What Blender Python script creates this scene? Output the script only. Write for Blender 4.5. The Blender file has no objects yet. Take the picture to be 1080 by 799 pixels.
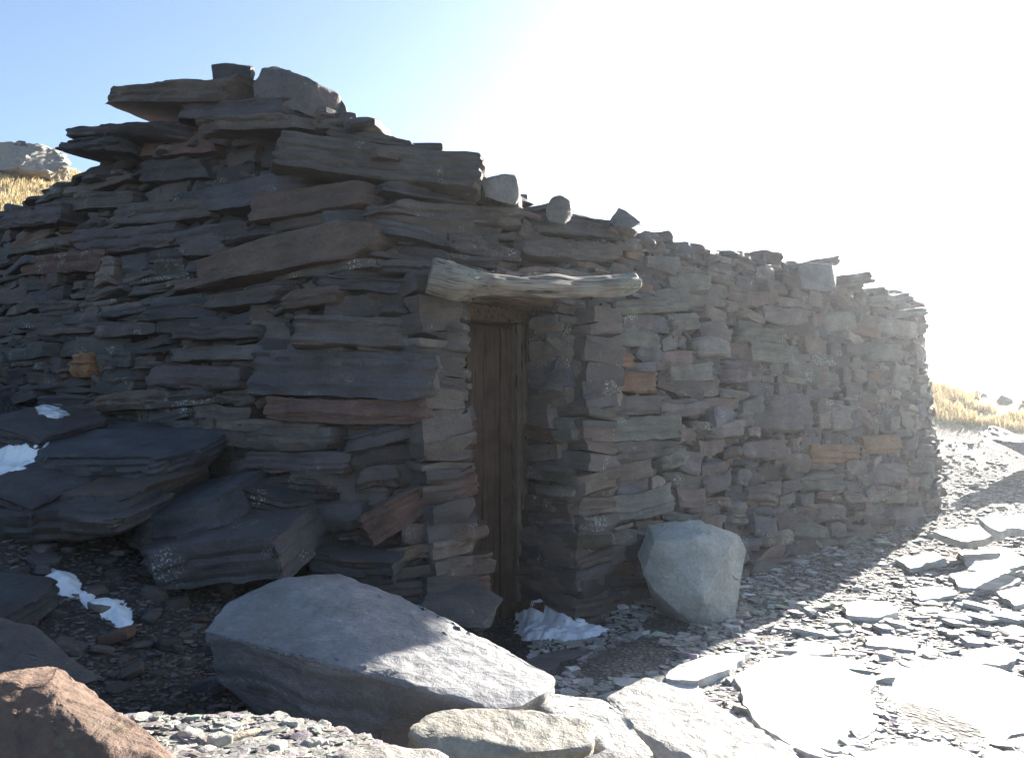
import bpy, bmesh, math, random
import numpy as np
from mathutils import Vector

# ------------------------------------------------------------------ camera, sky, sun, exposure
scene = bpy.context.scene
C = scene.collection
F = 848.0                       # focal length in photo pixels (photo 1080 x 799)
HC = 1.1                        # lens height above the doorstep
PITCH = math.radians(3.0)
CP, SP = math.cos(PITCH), math.sin(PITCH)
cam = bpy.data.objects.new('camera', bpy.data.cameras.new('camera'))
C.objects.link(cam)
cam.location = (0, 0, HC)
cam.rotation_euler = (math.radians(90) + PITCH, 0, 0)
cam.data.sensor_width = 36
cam.data.lens = 36 * F / 1080
cam.data.clip_start = 0.05
cam.data.clip_end = 5000
scene.camera = cam

SUN_AZ = math.radians(38.0)     # right of the view direction (+Y)
SUN_EL = math.radians(19.2)
world = bpy.data.worlds.new('World')
scene.world = world
world.use_nodes = True
wn = world.node_tree.nodes
sky = wn.new('ShaderNodeTexSky')
sky.sky_type = 'NISHITA'
sky.sun_disc = False
sky.sun_elevation = SUN_EL
sky.sun_rotation = SUN_AZ
sky.altitude = 900
sky.air_density = 1.0
sky.dust_density = 2.0
sky.ozone_density = 1.8
world.node_tree.links.new(sky.outputs[0], wn['Background'].inputs[0])
wn['Background'].inputs[1].default_value = 0.052
sun = bpy.data.objects.new('sun', bpy.data.lights.new('sun', 'SUN'))
C.objects.link(sun)
sun.data.energy = 5.0
sun.data.angle = math.radians(0.5)
sun.data.color = (1.0, 0.95, 0.87)
sdir = Vector((math.sin(SUN_AZ) * math.cos(SUN_EL), math.cos(SUN_AZ) * math.cos(SUN_EL), math.sin(SUN_EL)))
sun.rotation_euler = sdir.to_track_quat('Z', 'Y').to_euler()
sun.location = sdir * 40
vs = scene.view_settings
vs.view_transform = 'Standard'
vs.look = 'None'
vs.gamma = 1
vs.use_curve_mapping = False
vs.exposure = 2.45
scene.render.engine = 'CYCLES'
scene.cycles.use_denoising = True
scene.cycles.max_bounces = 6

rng = np.random.default_rng(11)
random.seed(5)

# ------------------------------------------------------------------ helpers
def P(px, py, d):
    """photo pixel and distance (along +Y) to a world point"""
    a = (px - 540) / F
    b = (399.5 - py) / F
    y = CP - SP * b
    z = SP + CP * b
    k = d / y
    return np.array([a * k, d, HC + z * k])

def PG(px, py, z):
    """photo pixel to the point on the level z"""
    a = (px - 540) / F
    b = (399.5 - py) / F
    y = CP - SP * b
    zz = SP + CP * b
    k = (z - HC) / zz
    return np.array([a * k, y * k, z])

def _hash(ix, iy, iz, seed):
    h = (ix.astype(np.int64) * 374761393 + iy.astype(np.int64) * 668265263 + iz.astype(np.int64) * 2147483647 + seed * 1274126177) & 0xFFFFFFFF
    h = ((h ^ (h >> 13)) * 1274126177) & 0xFFFFFFFF
    h = ((h ^ (h >> 16)) * 2246822519) & 0xFFFFFFFF
    return ((h ^ (h >> 15)) & 0xFFFFFF) / float(0xFFFFFF) * 2 - 1

def vnoise(p, seed=0):
    p = np.asarray(p, float)
    i = np.floor(p)
    f = p - i
    f = f * f * (3 - 2 * f)
    i = i.astype(np.int64)
    out = 0
    for dx in (0, 1):
        wx = f[:, 0] if dx else 1 - f[:, 0]
        for dy in (0, 1):
            wy = f[:, 1] if dy else 1 - f[:, 1]
            for dz in (0, 1):
                wz = f[:, 2] if dz else 1 - f[:, 2]
                out = out + wx * wy * wz * _hash(i[:, 0] + dx, i[:, 1] + dy, i[:, 2] + dz, seed)
    return out

def fbm(p, seed=0, octv=3, gain=0.5):
    p = np.asarray(p, float)
    a, s, t = 1.0, 0, 0
    for k in range(octv):
        s = s + a * vnoise(p * (2 ** k) + 17.3 * k, seed + k)
        t += a
        a *= gain
    return s / t

def smooth(a, b, x):
    t = np.clip((x - a) / (b - a), 0, 1)
    return t * t * (3 - 2 * t)

def gheight(x, y, rough=True):
    """height of the ground"""
    x = np.asarray(x, float)
    y = np.asarray(y, float)
    heap = 0.40 * np.maximum(0, -x - 0.25) * (0.50 + 0.50 * smooth(2.4, 4.0, y))
    heap = np.minimum(heap, 1.9)
    front = -0.16 * np.maximum(0, 2.3 - y)
    front = np.maximum(front, -0.6)
    hill = 0.36 * (y - 8.0) - 0.15 * (x - 5.5)
    hill = hill + 0.06 * np.maximum(0, -x - 4)
    yc = 13.5 - 0.40 * (x - 7)
    over = np.maximum(0, y - yc)
    hill = hill - 0.55 * over
    hill = np.log1p(np.exp(np.clip(hill * 3, -40, 40))) / 3
    z = np.maximum(heap + front, hill) + 0.51 * (1 - smooth(1.62, 2.15, y)) * (1 - smooth(-0.45, 0.45, x)) * smooth(-3.0, -1.6, x)
    # doorway is worn a little lower
    z = z - 0.11 * np.exp(-(((x + 0.05) / 0.5) ** 2 + ((y - 4.35) / 0.55) ** 2))
    far = np.maximum(0, np.hypot(x, y - 5) - 45)
    z = z - far * 0.05
    if rough:
        q = np.stack([x.ravel(), y.ravel(), np.zeros(x.size)], 1)
        n = fbm(q * 0.9, 3, 3) * 0.05 + fbm(q * 6, 9, 2) * 0.012
        z = z + n.reshape(x.shape)
    return z

def gz(x, y):
    return float(gheight(np.array([x]), np.array([y]))[0])

def mesh_obj(name, verts, faces, mat, parent=None, tint=None, loc=None, sharp=None, smooth_shade=True):
    """verts (n,3), faces (m,k) array or list of tuples -> one linked object"""
    me = bpy.data.meshes.new(name)
    verts = np.asarray(verts, float)
    o = bpy.data.objects.new(name, me)
    C.objects.link(o)
    off = np.zeros(3)
    if parent is not None:
        o.parent = parent
        off = np.array(parent['base'])
    elif len(verts):
        off = np.array([verts[:, 0].mean(), verts[:, 1].mean(), verts[:, 2].min()])
        o.location = off
        o['base'] = [float(t) for t in off]
    if parent is not None:
        o['base'] = [float(t) for t in off]
    v = verts - off
    if isinstance(faces, np.ndarray):
        k = faces.shape[1]
        me.vertices.add(len(v))
        me.vertices.foreach_set('co', v.astype(np.float32).ravel())
        me.loops.add(faces.size)
        me.loops.foreach_set('vertex_index', faces.astype(np.int32).ravel())
        me.polygons.add(len(faces))
        me.polygons.foreach_set('loop_start', np.arange(0, faces.size, k, dtype=np.int32))
        me.update(calc_edges=True)
    else:
        me.from_pydata([tuple(t) for t in v], [], faces)
    me.validate()
    if tint is not None:
        a = me.attributes.new('tint', 'FLOAT_COLOR', 'POINT')
        t = np.asarray(tint, np.float32)
        if t.ndim == 1:
            t = np.tile(t, (len(v), 1))
        a.data.foreach_set('color', t.ravel())
    if loc is None:
        loc = verts
    a = me.attributes.new('loc', 'FLOAT_VECTOR', 'POINT')
    a.data.foreach_set('vector', np.asarray(loc, np.float32).ravel())
    me.polygons.foreach_set('use_smooth', np.full(len(me.polygons), smooth_shade))
    if sharp is not None:
        me.set_sharp_from_angle(angle=math.radians(sharp))
    me.materials.append(mat)
    return o

def tag(o, label=None, cat=None, group=None, kind=None):
    if label: o['label'] = label
    if cat: o['category'] = cat
    if group: o['group'] = group
    if kind: o['kind'] = kind
    return o

def empty(name, base, parent=None):
    o = bpy.data.objects.new(name, None)
    C.objects.link(o)
    b = np.array(base, float)
    if parent is not None:
        o.parent = parent
        o.location = b - np.array(parent['base'])
    else:
        o.location = b
    o['base'] = [float(t) for t in b]
    return o

# ------------------------------------------------------------------ materials
def new_mat(name):
    m = bpy.data.materials.new(name)
    m.use_nodes = True
    nt = m.node_tree
    nt.nodes.clear()
    out = nt.nodes.new('ShaderNodeOutputMaterial')
    b = nt.nodes.new('ShaderNodeBsdfPrincipled')
    nt.links.new(b.outputs[0], out.inputs[0])
    return m, nt, b

class N:
    def __init__(s, nt): s.nt = nt
    def link(s, a, b): s.nt.links.new(a, b)
    def inp(s, sock, v):
        if hasattr(v, 'is_output'): s.link(v, sock)
        else: sock.default_value = v
    def attr(s, name):
        n = s.nt.nodes.new('ShaderNodeAttribute'); n.attribute_name = name; return n
    def noise(s, vec, scale, detail=4, rough=0.55, dist=0.0):
        n = s.nt.nodes.new('ShaderNodeTexNoise')
        s.link(vec, n.inputs['Vector']); n.inputs['Scale'].default_value = scale
        n.inputs['Detail'].default_value = detail; n.inputs['Roughness'].default_value = rough
        n.inputs['Distortion'].default_value = dist
        return n.outputs['Fac']
    def voronoi(s, vec, scale, feature='F1'):
        n = s.nt.nodes.new('ShaderNodeTexVoronoi'); n.feature = feature
        s.link(vec, n.inputs['Vector']); n.inputs['Scale'].default_value = scale
        return n
    def mapping(s, vec, scale, rot=(0, 0, 0)):
        n = s.nt.nodes.new('ShaderNodeMapping'); s.link(vec, n.inputs[0])
        n.inputs['Scale'].default_value = scale; n.inputs['Rotation'].default_value = rot
        return n.outputs[0]
    def math(s, op, a, b=0.0, clamp=False):
        n = s.nt.nodes.new('ShaderNodeMath'); n.operation = op; n.use_clamp = clamp
        s.inp(n.inputs[0], a); s.inp(n.inputs[1], b); return n.outputs[0]
    def range(s, v, a, b, c=0.0, d=1.0):
        n = s.nt.nodes.new('ShaderNodeMapRange'); s.inp(n.inputs[0], v)
        for k, t in zip((1, 2, 3, 4), (a, b, c, d)): n.inputs[k].default_value = t
        return n.outputs[0]
    def mix(s, fac, a, b, mode='MIX'):
        n = s.nt.nodes.new('ShaderNodeMix'); n.data_type = 'RGBA'; n.blend_type = mode
        s.inp(n.inputs[0], fac)
        s.inp(n.inputs[6], a if hasattr(a, 'is_output') else (*a, 1)[:4])
        s.inp(n.inputs[7], b if hasattr(b, 'is_output') else (*b, 1)[:4])
        return n.outputs[2]
    def scale(s, col, v):
        n = s.nt.nodes.new('ShaderNodeVectorMath'); n.operation = 'SCALE'
        s.link(col, n.inputs[0]); s.inp(n.inputs[3], v); return n.outputs[0]
    def bump(s, h, strength, dist, normal=None):
        n = s.nt.nodes.new('ShaderNodeBump'); s.link(h, n.inputs['Height'])
        n.inputs['Strength'].default_value = strength; n.inputs['Distance'].default_value = dist
        if normal is not None: s.link(normal, n.inputs['Normal'])
        return n.outputs[0]

def stone_mat(name, lam=19.0, bump=0.65, rust=0.5, var=0.38):
    m, nt, b = new_mat(name)
    n = N(nt)
    t = n.attr('tint'); l = n.attr('loc').outputs['Vector']
    streak = n.noise(n.mapping(l, (3.6, 3.6, lam)), 1.6, 5, 0.62, 0.8)
    blot = n.noise(l, 5.5, 4, 0.6)
    fine = n.noise(l, 70, 4, 0.7)
    k = n.math('MULTIPLY', n.range(streak, 0.25, 0.75, 0.80, 1.20), n.range(blot, 0.3, 0.7, 1 - var, 1 + var))
    k = n.math('MULTIPLY', k, n.range(fine, 0.3, 0.7, 0.82, 1.18))
    col = n.scale(t.outputs['Color'], k)
    # rusty iron stains
    rmask = n.math('MULTIPLY', n.range(n.noise(l, 3.1, 3, 0.5), 0.58, 0.72), n.range(n.noise(l, 21, 3, 0.6), 0.40, 0.62))
    col = n.mix(n.math('MULTIPLY', rmask, rust), col, (0.125, 0.062, 0.034))
    # pale crust lichen, in speckled colonies; amount from the alpha of tint
    colony = n.noise(l, 6.5, 2, 0.5)
    am = n.range(t.outputs['Alpha'], 0.0, 1.0, 0.80, 0.42)
    cm = n.math('MULTIPLY', n.math('SUBTRACT', colony, am), 9.0, True)
    spk = n.range(n.noise(l, 95, 3, 0.65, 0.3), 0.54, 0.60)
    lich = n.math('MULTIPLY', cm, spk)
    col = n.mix(lich, col, (0.34, 0.35, 0.31))
    ol = n.math('MULTIPLY', n.range(n.noise(l, 4.2, 2, 0.5), 0.62, 0.70), n.range(n.noise(l, 60, 3, 0.6), 0.52, 0.60))
    col = n.mix(n.math('MULTIPLY', ol, 0.5), col, (0.16, 0.15, 0.075))
    n.link(col, b.inputs['Base Color'])
    n.link(n.range(blot, 0.3, 0.7, 0.62, 0.92), b.inputs['Roughness'])
    b.inputs['Specular IOR Level'].default_value = 0.35
    h = n.math('ADD', n.math('MULTIPLY', streak, 0.9), n.math('MULTIPLY', n.noise(l, 24, 6, 0.7), 0.8))
    n.link(n.bump(h, bump, 0.016), b.inputs['Normal'])
    return m

M_STONE = stone_mat('slate_stone')
M_BOULDER = stone_mat('boulder_stone', lam=9.0, bump=0.9, rust=0.35, var=0.22)
M_FLAG = stone_mat('flagstone_slate', lam=7.0, bump=0.55, rust=0.2)

def ground_mat():
    m, nt, b = new_mat('stony_earth')
    n = N(nt)
    l = n.attr('loc').outputs['Vector']; t = n.attr('tint')
    big = n.noise(l, 1.6, 4, 0.6); mid = n.noise(l, 14, 5, 0.65); fine = n.noise(l, 90, 4, 0.7)
    v = n.voronoi(l, 38)
    k = n.math('MULTIPLY', n.range(big, 0.3, 0.7, 0.75, 1.25), n.range(mid, 0.3, 0.7, 0.6, 1.4))
    k = n.math('MULTIPLY', k, n.range(fine, 0.3, 0.7, 0.7, 1.3))
    col = n.scale(t.outputs['Color'], k)
    peb = n.scale(v.outputs['Color'], 0.0)
    val = n.math('MULTIPLY', n.range(v.outputs['Distance'], 0.15, 0.5, 1.25, 0.6), 1.0)
    col = n.scale(col, val)
    n.link(col, b.inputs['Base Color'])
    b.inputs['Roughness'].default_value = 0.95
    b.inputs['Specular IOR Level'].default_value = 0.2
    h = n.math('ADD', n.math('MULTIPLY', mid, 1.0), n.math('MULTIPLY', n.range(v.outputs['Distance'], 0.0, 0.6, 1.0, 0.0), 0.6))
    n.link(n.bump(h, 1.0, 0.02), b.inputs['Normal'])
    return m
M_GROUND = ground_mat()

def snow_mat(name='old_snow', lo=0.58, hi=0.74, amt=0.55):
    m, nt, b = new_mat(name)
    n = N(nt)
    l = n.attr('loc').outputs['Vector']
    dirt = n.range(n.noise(l, 26, 5, 0.7), lo, hi)
    col = n.mix(n.math('MULTIPLY', dirt, amt), (0.80, 0.82, 0.85), (0.16, 0.155, 0.15))
    n.link(col, b.inputs['Base Color'])
    b.inputs['Roughness'].default_value = 0.6
    b.inputs['Subsurface Weight'].default_value = 0.15
    b.inputs['Subsurface Radius'].default_value = (0.03, 0.03, 0.04)
    n.link(n.bump(n.noise(l, 45, 5, 0.6), 0.5, 0.012), b.inputs['Normal'])
    return m
M_SNOW = snow_mat()
M_SNOW_THIN = snow_mat('thin_dirty_snow', 0.40, 0.66, 0.85)

def wood_mat(name, c0, c1, ax=(2.0, 30, 30), lichen=0.0, dist=0.6, crk=1.0):
    m, nt, b = new_mat(name)
    n = N(nt)
    l = n.attr('loc').outputs['Vector']
    g = n.noise(n.mapping(l, ax), 1.5, 6, 0.65, dist)
    blot = n.noise(l, 7, 4, 0.6)
    col = n.mix(n.range(g, 0.3, 0.7), c0, c1)
    col = n.scale(col, n.range(blot, 0.3, 0.7, 0.7, 1.3))
    if lichen:
        lm = n.math('MULTIPLY', n.range(n.noise(l, 5, 3, 0.5), 0.47, 0.56), n.range(n.noise(l, 55, 4, 0.65), 0.42, 0.56))
        col = n.mix(n.math('MULTIPLY', lm, lichen), col, (0.21, 0.25, 0.21))
    crack = n.range(n.noise(n.mapping(l, (ax[0] * 0.7, ax[1] * 1.6, ax[2] * 1.6)), 1.2, 3, 0.6, 0.8), 0.36, 0.42)
    col = n.mix(n.range(crack, 0.0, 1.0, 1.0 - crk, 1.0), (c0[0] * 0.3, c0[1] * 0.3, c0[2] * 0.3), col)
    n.link(col, b.inputs['Base Color'])
    b.inputs['Roughness'].default_value = 0.85
    b.inputs['Specular IOR Level'].default_value = 0.2
    n.link(n.bump(n.math('ADD', g, crack), 0.8, 0.012), b.inputs['Normal'])
    return m
M_LOG = wood_mat('weathered_log', (0.14, 0.128, 0.11), (0.29, 0.265, 0.225), (3.0, 60, 60), 0.85, 0.12)
M_DOOR = wood_mat('dark_door_wood', (0.074, 0.050, 0.038), (0.098, 0.068, 0.053), (40, 40, 2.0), crk=0.35)
M_FRAME = wood_mat('door_frame_wood', (0.10, 0.078, 0.062), (0.18, 0.145, 0.115), (40, 40, 2.0))
M_BEAM = wood_mat('brown_beam_wood', (0.075, 0.052, 0.036), (0.16, 0.115, 0.08), (2.5, 30, 30))

def simple_mat(name, col, rough=0.9):
    m, nt, b = new_mat(name)
    n = N(nt)
    l = n.attr('loc').outputs['Vector']
    c = n.scale(n.mix(0.0, col, col), n.range(n.noise(l, 8, 5, 0.7), 0.3, 0.7, 0.6, 1.4))
    n.link(c, b.inputs['Base Color'])
    b.inputs['Roughness'].default_value = rough
    return m
M_CORE = simple_mat('packed_earth', (0.060, 0.056, 0.053))
M_METAL = simple_mat('rusty_iron', (0.05, 0.035, 0.028), 0.6)

def grass_mat():
    m, nt, b = new_mat('dry_grass')
    n = N(nt)
    t = n.attr('tint')
    n.link(t.outputs['Color'], b.inputs['Base Color'])
    b.inputs['Roughness'].default_value = 0.7
    b.inputs['Transmission Weight'].default_value = 0.0
    tr = nt.nodes.new('ShaderNodeBsdfTranslucent')
    n.link(t.outputs['Color'], tr.inputs[0])
    mx = nt.nodes.new('ShaderNodeMixShader'); mx.inputs[0].default_value = 0.35
    out = [x for x in nt.nodes if x.type == 'OUTPUT_MATERIAL'][0]
    n.link(b.outputs[0], mx.inputs[1]); n.link(tr.outputs[0], mx.inputs[2]); n.link(mx.outputs[0], out.inputs[0])
    return m
M_GRASS = grass_mat()

# ------------------------------------------------------------------ stone builders
_tpl = {}
def template(nu, nv, nw):
    """surface grid of a cube, unique vertices, quads"""
    key = (nu, nv, nw)
    if key in _tpl: return _tpl[key]
    idx, verts, faces = {}, [], []
    def vid(i, j, k):
        t = (i, j, k)
        if t not in idx:
            idx[t] = len(verts)
            verts.append((2 * i / nu - 1, 2 * j / nv - 1, 2 * k / nw - 1))
        return idx[t]
    for i in range(nu):
        for j in range(nv):
            faces.append((vid(i, j, 0), vid(i, j + 1, 0), vid(i + 1, j + 1, 0), vid(i + 1, j, 0)))
            faces.append((vid(i, j, nw), vid(i + 1, j, nw), vid(i + 1, j + 1, nw), vid(i, j + 1, nw)))
    for i in range(nu):
        for k in range(nw):
            faces.append((vid(i, 0, k), vid(i + 1, 0, k), vid(i + 1, 0, k + 1), vid(i, 0, k + 1)))
            faces.append((vid(i, nv, k), vid(i, nv, k + 1), vid(i + 1, nv, k + 1), vid(i + 1, nv, k)))
    for j in range(nv):
        for k in range(nw):
            faces.append((vid(0, j, k), vid(0, j, k + 1), vid(0, j + 1, k + 1), vid(0, j + 1, k)))
            faces.append((vid(nu, j, k), vid(nu, j + 1, k), vid(nu, j + 1, k + 1), vid(nu, j, k + 1)))
    _tpl[key] = (np.array(verts), np.array(faces, np.int64))
    return _tpl[key]

WARM = np.array([1.06, 0.98, 0.95])
SLATE = [(0.058, 0.058, 0.062), (0.075, 0.070, 0.070), (0.062, 0.060, 0.058), (0.085, 0.078, 0.072), (0.055, 0.060, 0.070),
         (0.080, 0.066, 0.062), (0.066, 0.070, 0.068), (0.095, 0.088, 0.080), (0.050, 0.049, 0.052)]
def slate_tint(g=1.0, lichen=0.25, rusty=0.05):
    c = np.array(SLATE[rng.integers(len(SLATE))]) * rng.uniform(0.8, 1.25) * g * WARM
    if rng.random() < rusty * 0.6:
        c = np.array([0.115, 0.072, 0.052]) * rng.uniform(0.6, 1.1)
    l = min(1, max(0, rng.normal(lichen, 0.2)))
    return np.array([*c, l])

class Batch:
    def __init__(s): s.v, s.f, s.t, s.l, s.n = [], [], [], [], 0
    def add(s, v, f, t, l):
        s.v.append(v); s.f.append(f + s.n); s.t.append(np.tile(t, (len(v), 1))); s.l.append(l); s.n += len(v)
    def build(s, name, mat, parent=None, sharp=30):
        return mesh_obj(name, np.concatenate(s.v), np.concatenate(s.f), mat, parent, np.concatenate(s.t), np.concatenate(s.l), sharp)

def stone(center, A, B, W, ha, hb, hw, res=(10, 4, 5), cuts=6, rough=0.010, lam=0.010, taper=(1, 1), round_p=7.0, tint=None, cutdepth=0.30):
    """one irregular slab: A length, B outward, W thickness axes; half sizes ha, hb, hw"""
    tv, tf = template(*res)
    q = tv.copy()
    r = rng.uniform(round_p * 0.7, round_p * 1.4)
    mx = np.abs(q).max(1)
    ln = (np.abs(q) ** r).sum(1) ** (1 / r)
    q = q * (mx / ln)[:, None]
    size = np.array([ha, hb, hw])
    # thickness varies end to end
    tt = (q[:, 0] + 1) / 2
    q[:, 2] *= taper[0] * (1 - tt) + taper[1] * tt
    q[:, 2] += rng.normal(0, 0.18) * (q[:, 0] ** 2) + rng.normal(0, 0.10) * q[:, 0]
    p = q * size
    # broken facets: flatten past random planes
    for _ in range(cuts):
        th = rng.uniform(0, 2 * math.pi)
        nn = np.array([math.cos(th), abs(math.sin(th)) if rng.random() < 0.75 else math.sin(th), rng.normal(0, 0.45)])
        nn /= np.linalg.norm(nn)
        ext = np.abs(nn) @ size
        d = ext * (1 - rng.uniform(0.04, cutdepth))
        e = np.maximum(0, p @ nn - d)
        p = p - e[:, None] * nn * 0.92
    for _ in range(2):
        nn = np.array([rng.normal(0, 0.5), rng.normal(0, 0.5), rng.choice([-1, 1])])
        nn /= np.linalg.norm(nn)
        ext = np.abs(nn) @ size
        e = np.maximum(0, p @ nn - ext * (1 - rng.uniform(0.05, 0.35)))
        p = p - e[:, None] * nn * 0.9
    sh = rng.uniform(-50, 50, 3)
    nd = np.stack([fbm(p * 9 + sh, k * 7, 2) for k in range(3)], 1)
    nf = np.stack([fbm(p * 34 + sh, 40 + k * 7, 2) for k in range(3)], 1)
    amp = min(1.0, hw / 0.035)
    p = p + nd * np.array([2.4, 2.0, 1.0]) * rough * amp + nf * rough * 0.45 * amp
    # laminated edge: ledges along the bedding
    lay = np.floor(p[:, 2] / 0.016 + 1.3 * fbm(p * 5 + sh, 77, 2))
    st = _hash(lay.astype(np.int64), np.zeros(len(p), np.int64), np.zeros(len(p), np.int64), int(abs(sh[0]) * 100))
    p[:, 1] += st * lam * amp * (q[:, 1] > 0.3)
    p[:, 0] += st * lam * amp * np.sign(q[:, 0]) * (np.abs(q[:, 0]) > 0.8)
    R = np.stack([A, B, W], 0)
    v = center + p @ R
    if tint is None: tint = slate_tint()
    return v, tf, tint, p + sh

def frame(T, Nn, tilt=0.0, yaw=0.0, pitch=0.0):
    A = np.array([T[0], T[1], 0.0]); B = np.array([Nn[0], Nn[1], 0.0]); W = np.array([0, 0, 1.0])
    c, s = math.cos(yaw), math.sin(yaw); A, B = c * A + s * B, c * B - s * A
    c, s = math.cos(tilt), math.sin(tilt); A, W = c * A + s * W, c * W - s * A
    c, s = math.cos(pitch), math.sin(pitch); B, W = c * B + s * W, c * W - s * B
    return A, B, W

def hull_rock(name, pts, mat, parent=None, tint=(0.2, 0.19, 0.18, 0.2), cell=0.04, rough=0.02, bev=0.015, lam=0.0, axis=(0, 0, 1), freq=4.0, sharp=40, seed=None, fine=0.35, extra=()):
    """a rock given by its corners: convex hull, bevelled, subdivided, roughened. extra: more hulls (ledges) of the same rock"""
    seed = int(rng.integers(1e6)) if seed is None else seed
    V, Fc, nv = [], [], 0
    for hp in (pts, *extra):
        bm = bmesh.new()
        for p in hp: bm.verts.new([float(t) for t in p])
        r = bmesh.ops.convex_hull(bm, input=bm.verts)
        junk = [g for g in r['geom_interior'] + r['geom_unused'] if isinstance(g, bmesh.types.BMVert)]
        bmesh.ops.delete(bm, geom=list(set(junk)), context='VERTS')
        bmesh.ops.dissolve_limit(bm, angle_limit=math.radians(6), verts=bm.verts, edges=bm.edges)
        bmesh.ops.recalc_face_normals(bm, faces=bm.faces)
        if bev:
            bmesh.ops.bevel(bm, geom=list(bm.edges), offset=bev, segments=2, profile=0.6, affect='EDGES', clamp_overlap=True)
        bmesh.ops.triangulate(bm, faces=bm.faces)
        for _ in range(9):
            es = [e for e in bm.edges if e.calc_length() > cell]
            if not es: break
            bmesh.ops.subdivide_edges(bm, edges=es, cuts=1)
            bmesh.ops.triangulate(bm, faces=[f for f in bm.faces if len(f.verts) > 3])
        bmesh.ops.remove_doubles(bm, verts=bm.verts, dist=cell * 0.08)
        bm.normal_update()
        bm.verts.index_update()
        v = np.array([t.co[:] for t in bm.verts]); nrm = np.array([t.normal[:] for t in bm.verts])
        f = np.array([[t.index for t in q.verts] for q in bm.faces], np.int64)
        bm.free()
        d = fbm(v * freq + seed % 97, seed % 1000, 3) * rough + np.abs(fbm(v * freq * 3 + seed % 89, seed % 991, 2)) * -rough * 0.22 + fbm(v * freq * 9, seed % 983, 2) * rough * fine
        ax = np.array(axis, float); ax /= np.linalg.norm(ax)
        if lam:
            h = v @ ax
            lay = np.floor(h / 0.028 + 1.6 * fbm(v * 3.5, seed % 977, 2)).astype(np.int64)
            z0 = np.zeros(len(v), np.int64)
            d = d + lam * _hash(lay, z0, z0, seed % 971) * (1 - np.abs(nrm @ ax)) ** 0.5
        V.append(v + nrm * d[:, None]); Fc.append(f + nv); nv += len(v)
    v = np.concatenate(V); f = np.concatenate(Fc)
    ax = np.array(axis, float); ax /= np.linalg.norm(ax)
    u = np.cross(ax, [0.31, 0.77, 0.2]); u /= np.linalg.norm(u); w = np.cross(ax, u)
    loc = np.stack([v @ u, v @ w, v @ ax], 1) + seed % 83
    return mesh_obj(name, v, f, mat, parent, np.array(tint), loc, sharp)

# ------------------------------------------------------------------ the ground: one sheet, fine near the camera, out to the horizon
def axis_grid(lo, hi, step, far, growth=1.28):
    a = list(np.arange(lo, hi + 1e-6, step))
    s = step
    while a[-1] < far: s *= growth; a.append(a[-1] + s)
    s = step
    while a[0] > -far: s *= growth; a.insert(0, a[0] - s)
    return np.array(a)
gx = axis_grid(-6, 9, 0.07, 500)
gy = axis_grid(0.5, 16, 0.07, 500)
X, Y = np.meshgrid(gx, gy)
Z = gheight(X, Y)
nx, ny = len(gx), len(gy)
gv = np.stack([X.ravel(), Y.ravel(), Z.ravel()], 1)
ii = np.arange(nx * ny).reshape(ny, nx)
gf = np.stack([ii[:-1, :-1].ravel(), ii[:-1, 1:].ravel(), ii[1:, 1:].ravel(), ii[1:, :-1].ravel()], 1)
nq = fbm(gv * np.array([0.6, 0.6, 0]), 21, 3)
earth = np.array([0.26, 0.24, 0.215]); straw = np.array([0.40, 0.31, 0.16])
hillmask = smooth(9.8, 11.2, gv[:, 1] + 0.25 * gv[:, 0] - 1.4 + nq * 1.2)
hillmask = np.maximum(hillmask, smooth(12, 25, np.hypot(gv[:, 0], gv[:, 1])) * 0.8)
shaded_soil = np.array([0.085, 0.076, 0.070])                 # dark earth, deepened to paint in the shade of heap and doorway; path paler
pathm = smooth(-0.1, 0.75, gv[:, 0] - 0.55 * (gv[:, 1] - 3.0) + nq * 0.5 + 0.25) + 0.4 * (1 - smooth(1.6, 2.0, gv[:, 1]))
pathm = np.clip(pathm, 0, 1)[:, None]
earth = shaded_soil * (1 - pathm) + earth * pathm
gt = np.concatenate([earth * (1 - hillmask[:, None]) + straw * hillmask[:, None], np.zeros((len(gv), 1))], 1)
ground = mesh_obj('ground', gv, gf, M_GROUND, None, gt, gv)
tag(ground, kind='structure')

# ------------------------------------------------------------------ the hut: plan curve, wall tops
TW = np.array([0.754, 0.656]); NW = np.array([0.656, -0.754])
Lc = np.array([-0.185, 3.92]); Rc = np.array([0.335, 4.37])
CTRL = [(-5.05, 7.0, 2.6), (-4.2, 6.05, 2.58), (-3.375, 5.3, 2.60), (-2.75, 4.90, 2.64), (-2.278, 4.6, 2.72), (-1.368, 4.0, 2.62), (-0.981, 3.78, 2.58), (-0.698, 3.70, 2.45), (-0.441, 3.74, 2.37), (Lc[0], Lc[1], 2.30),
        (Rc[0], Rc[1], 2.26), (1.367, 5.27, 2.24), (2.40, 6.17, 2.27), (3.50, 7.12, 2.22), (4.00, 7.57, 2.19), (4.14, 7.87, 2.18), (3.98, 8.25, 2.2), (0.9, 11.2, 2.4)]
cp = np.array(CTRL)
def densify(pts, step=0.02):
    out = []
    for a, b in zip(pts[:-1], pts[1:]):
        n = max(2, int(np.linalg.norm((b - a)[:2]) / step))
        for t in np.linspace(0, 1, n, endpoint=False): out.append(a + (b - a) * t)
    out.append(pts[-1])
    return np.array(out)
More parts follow.
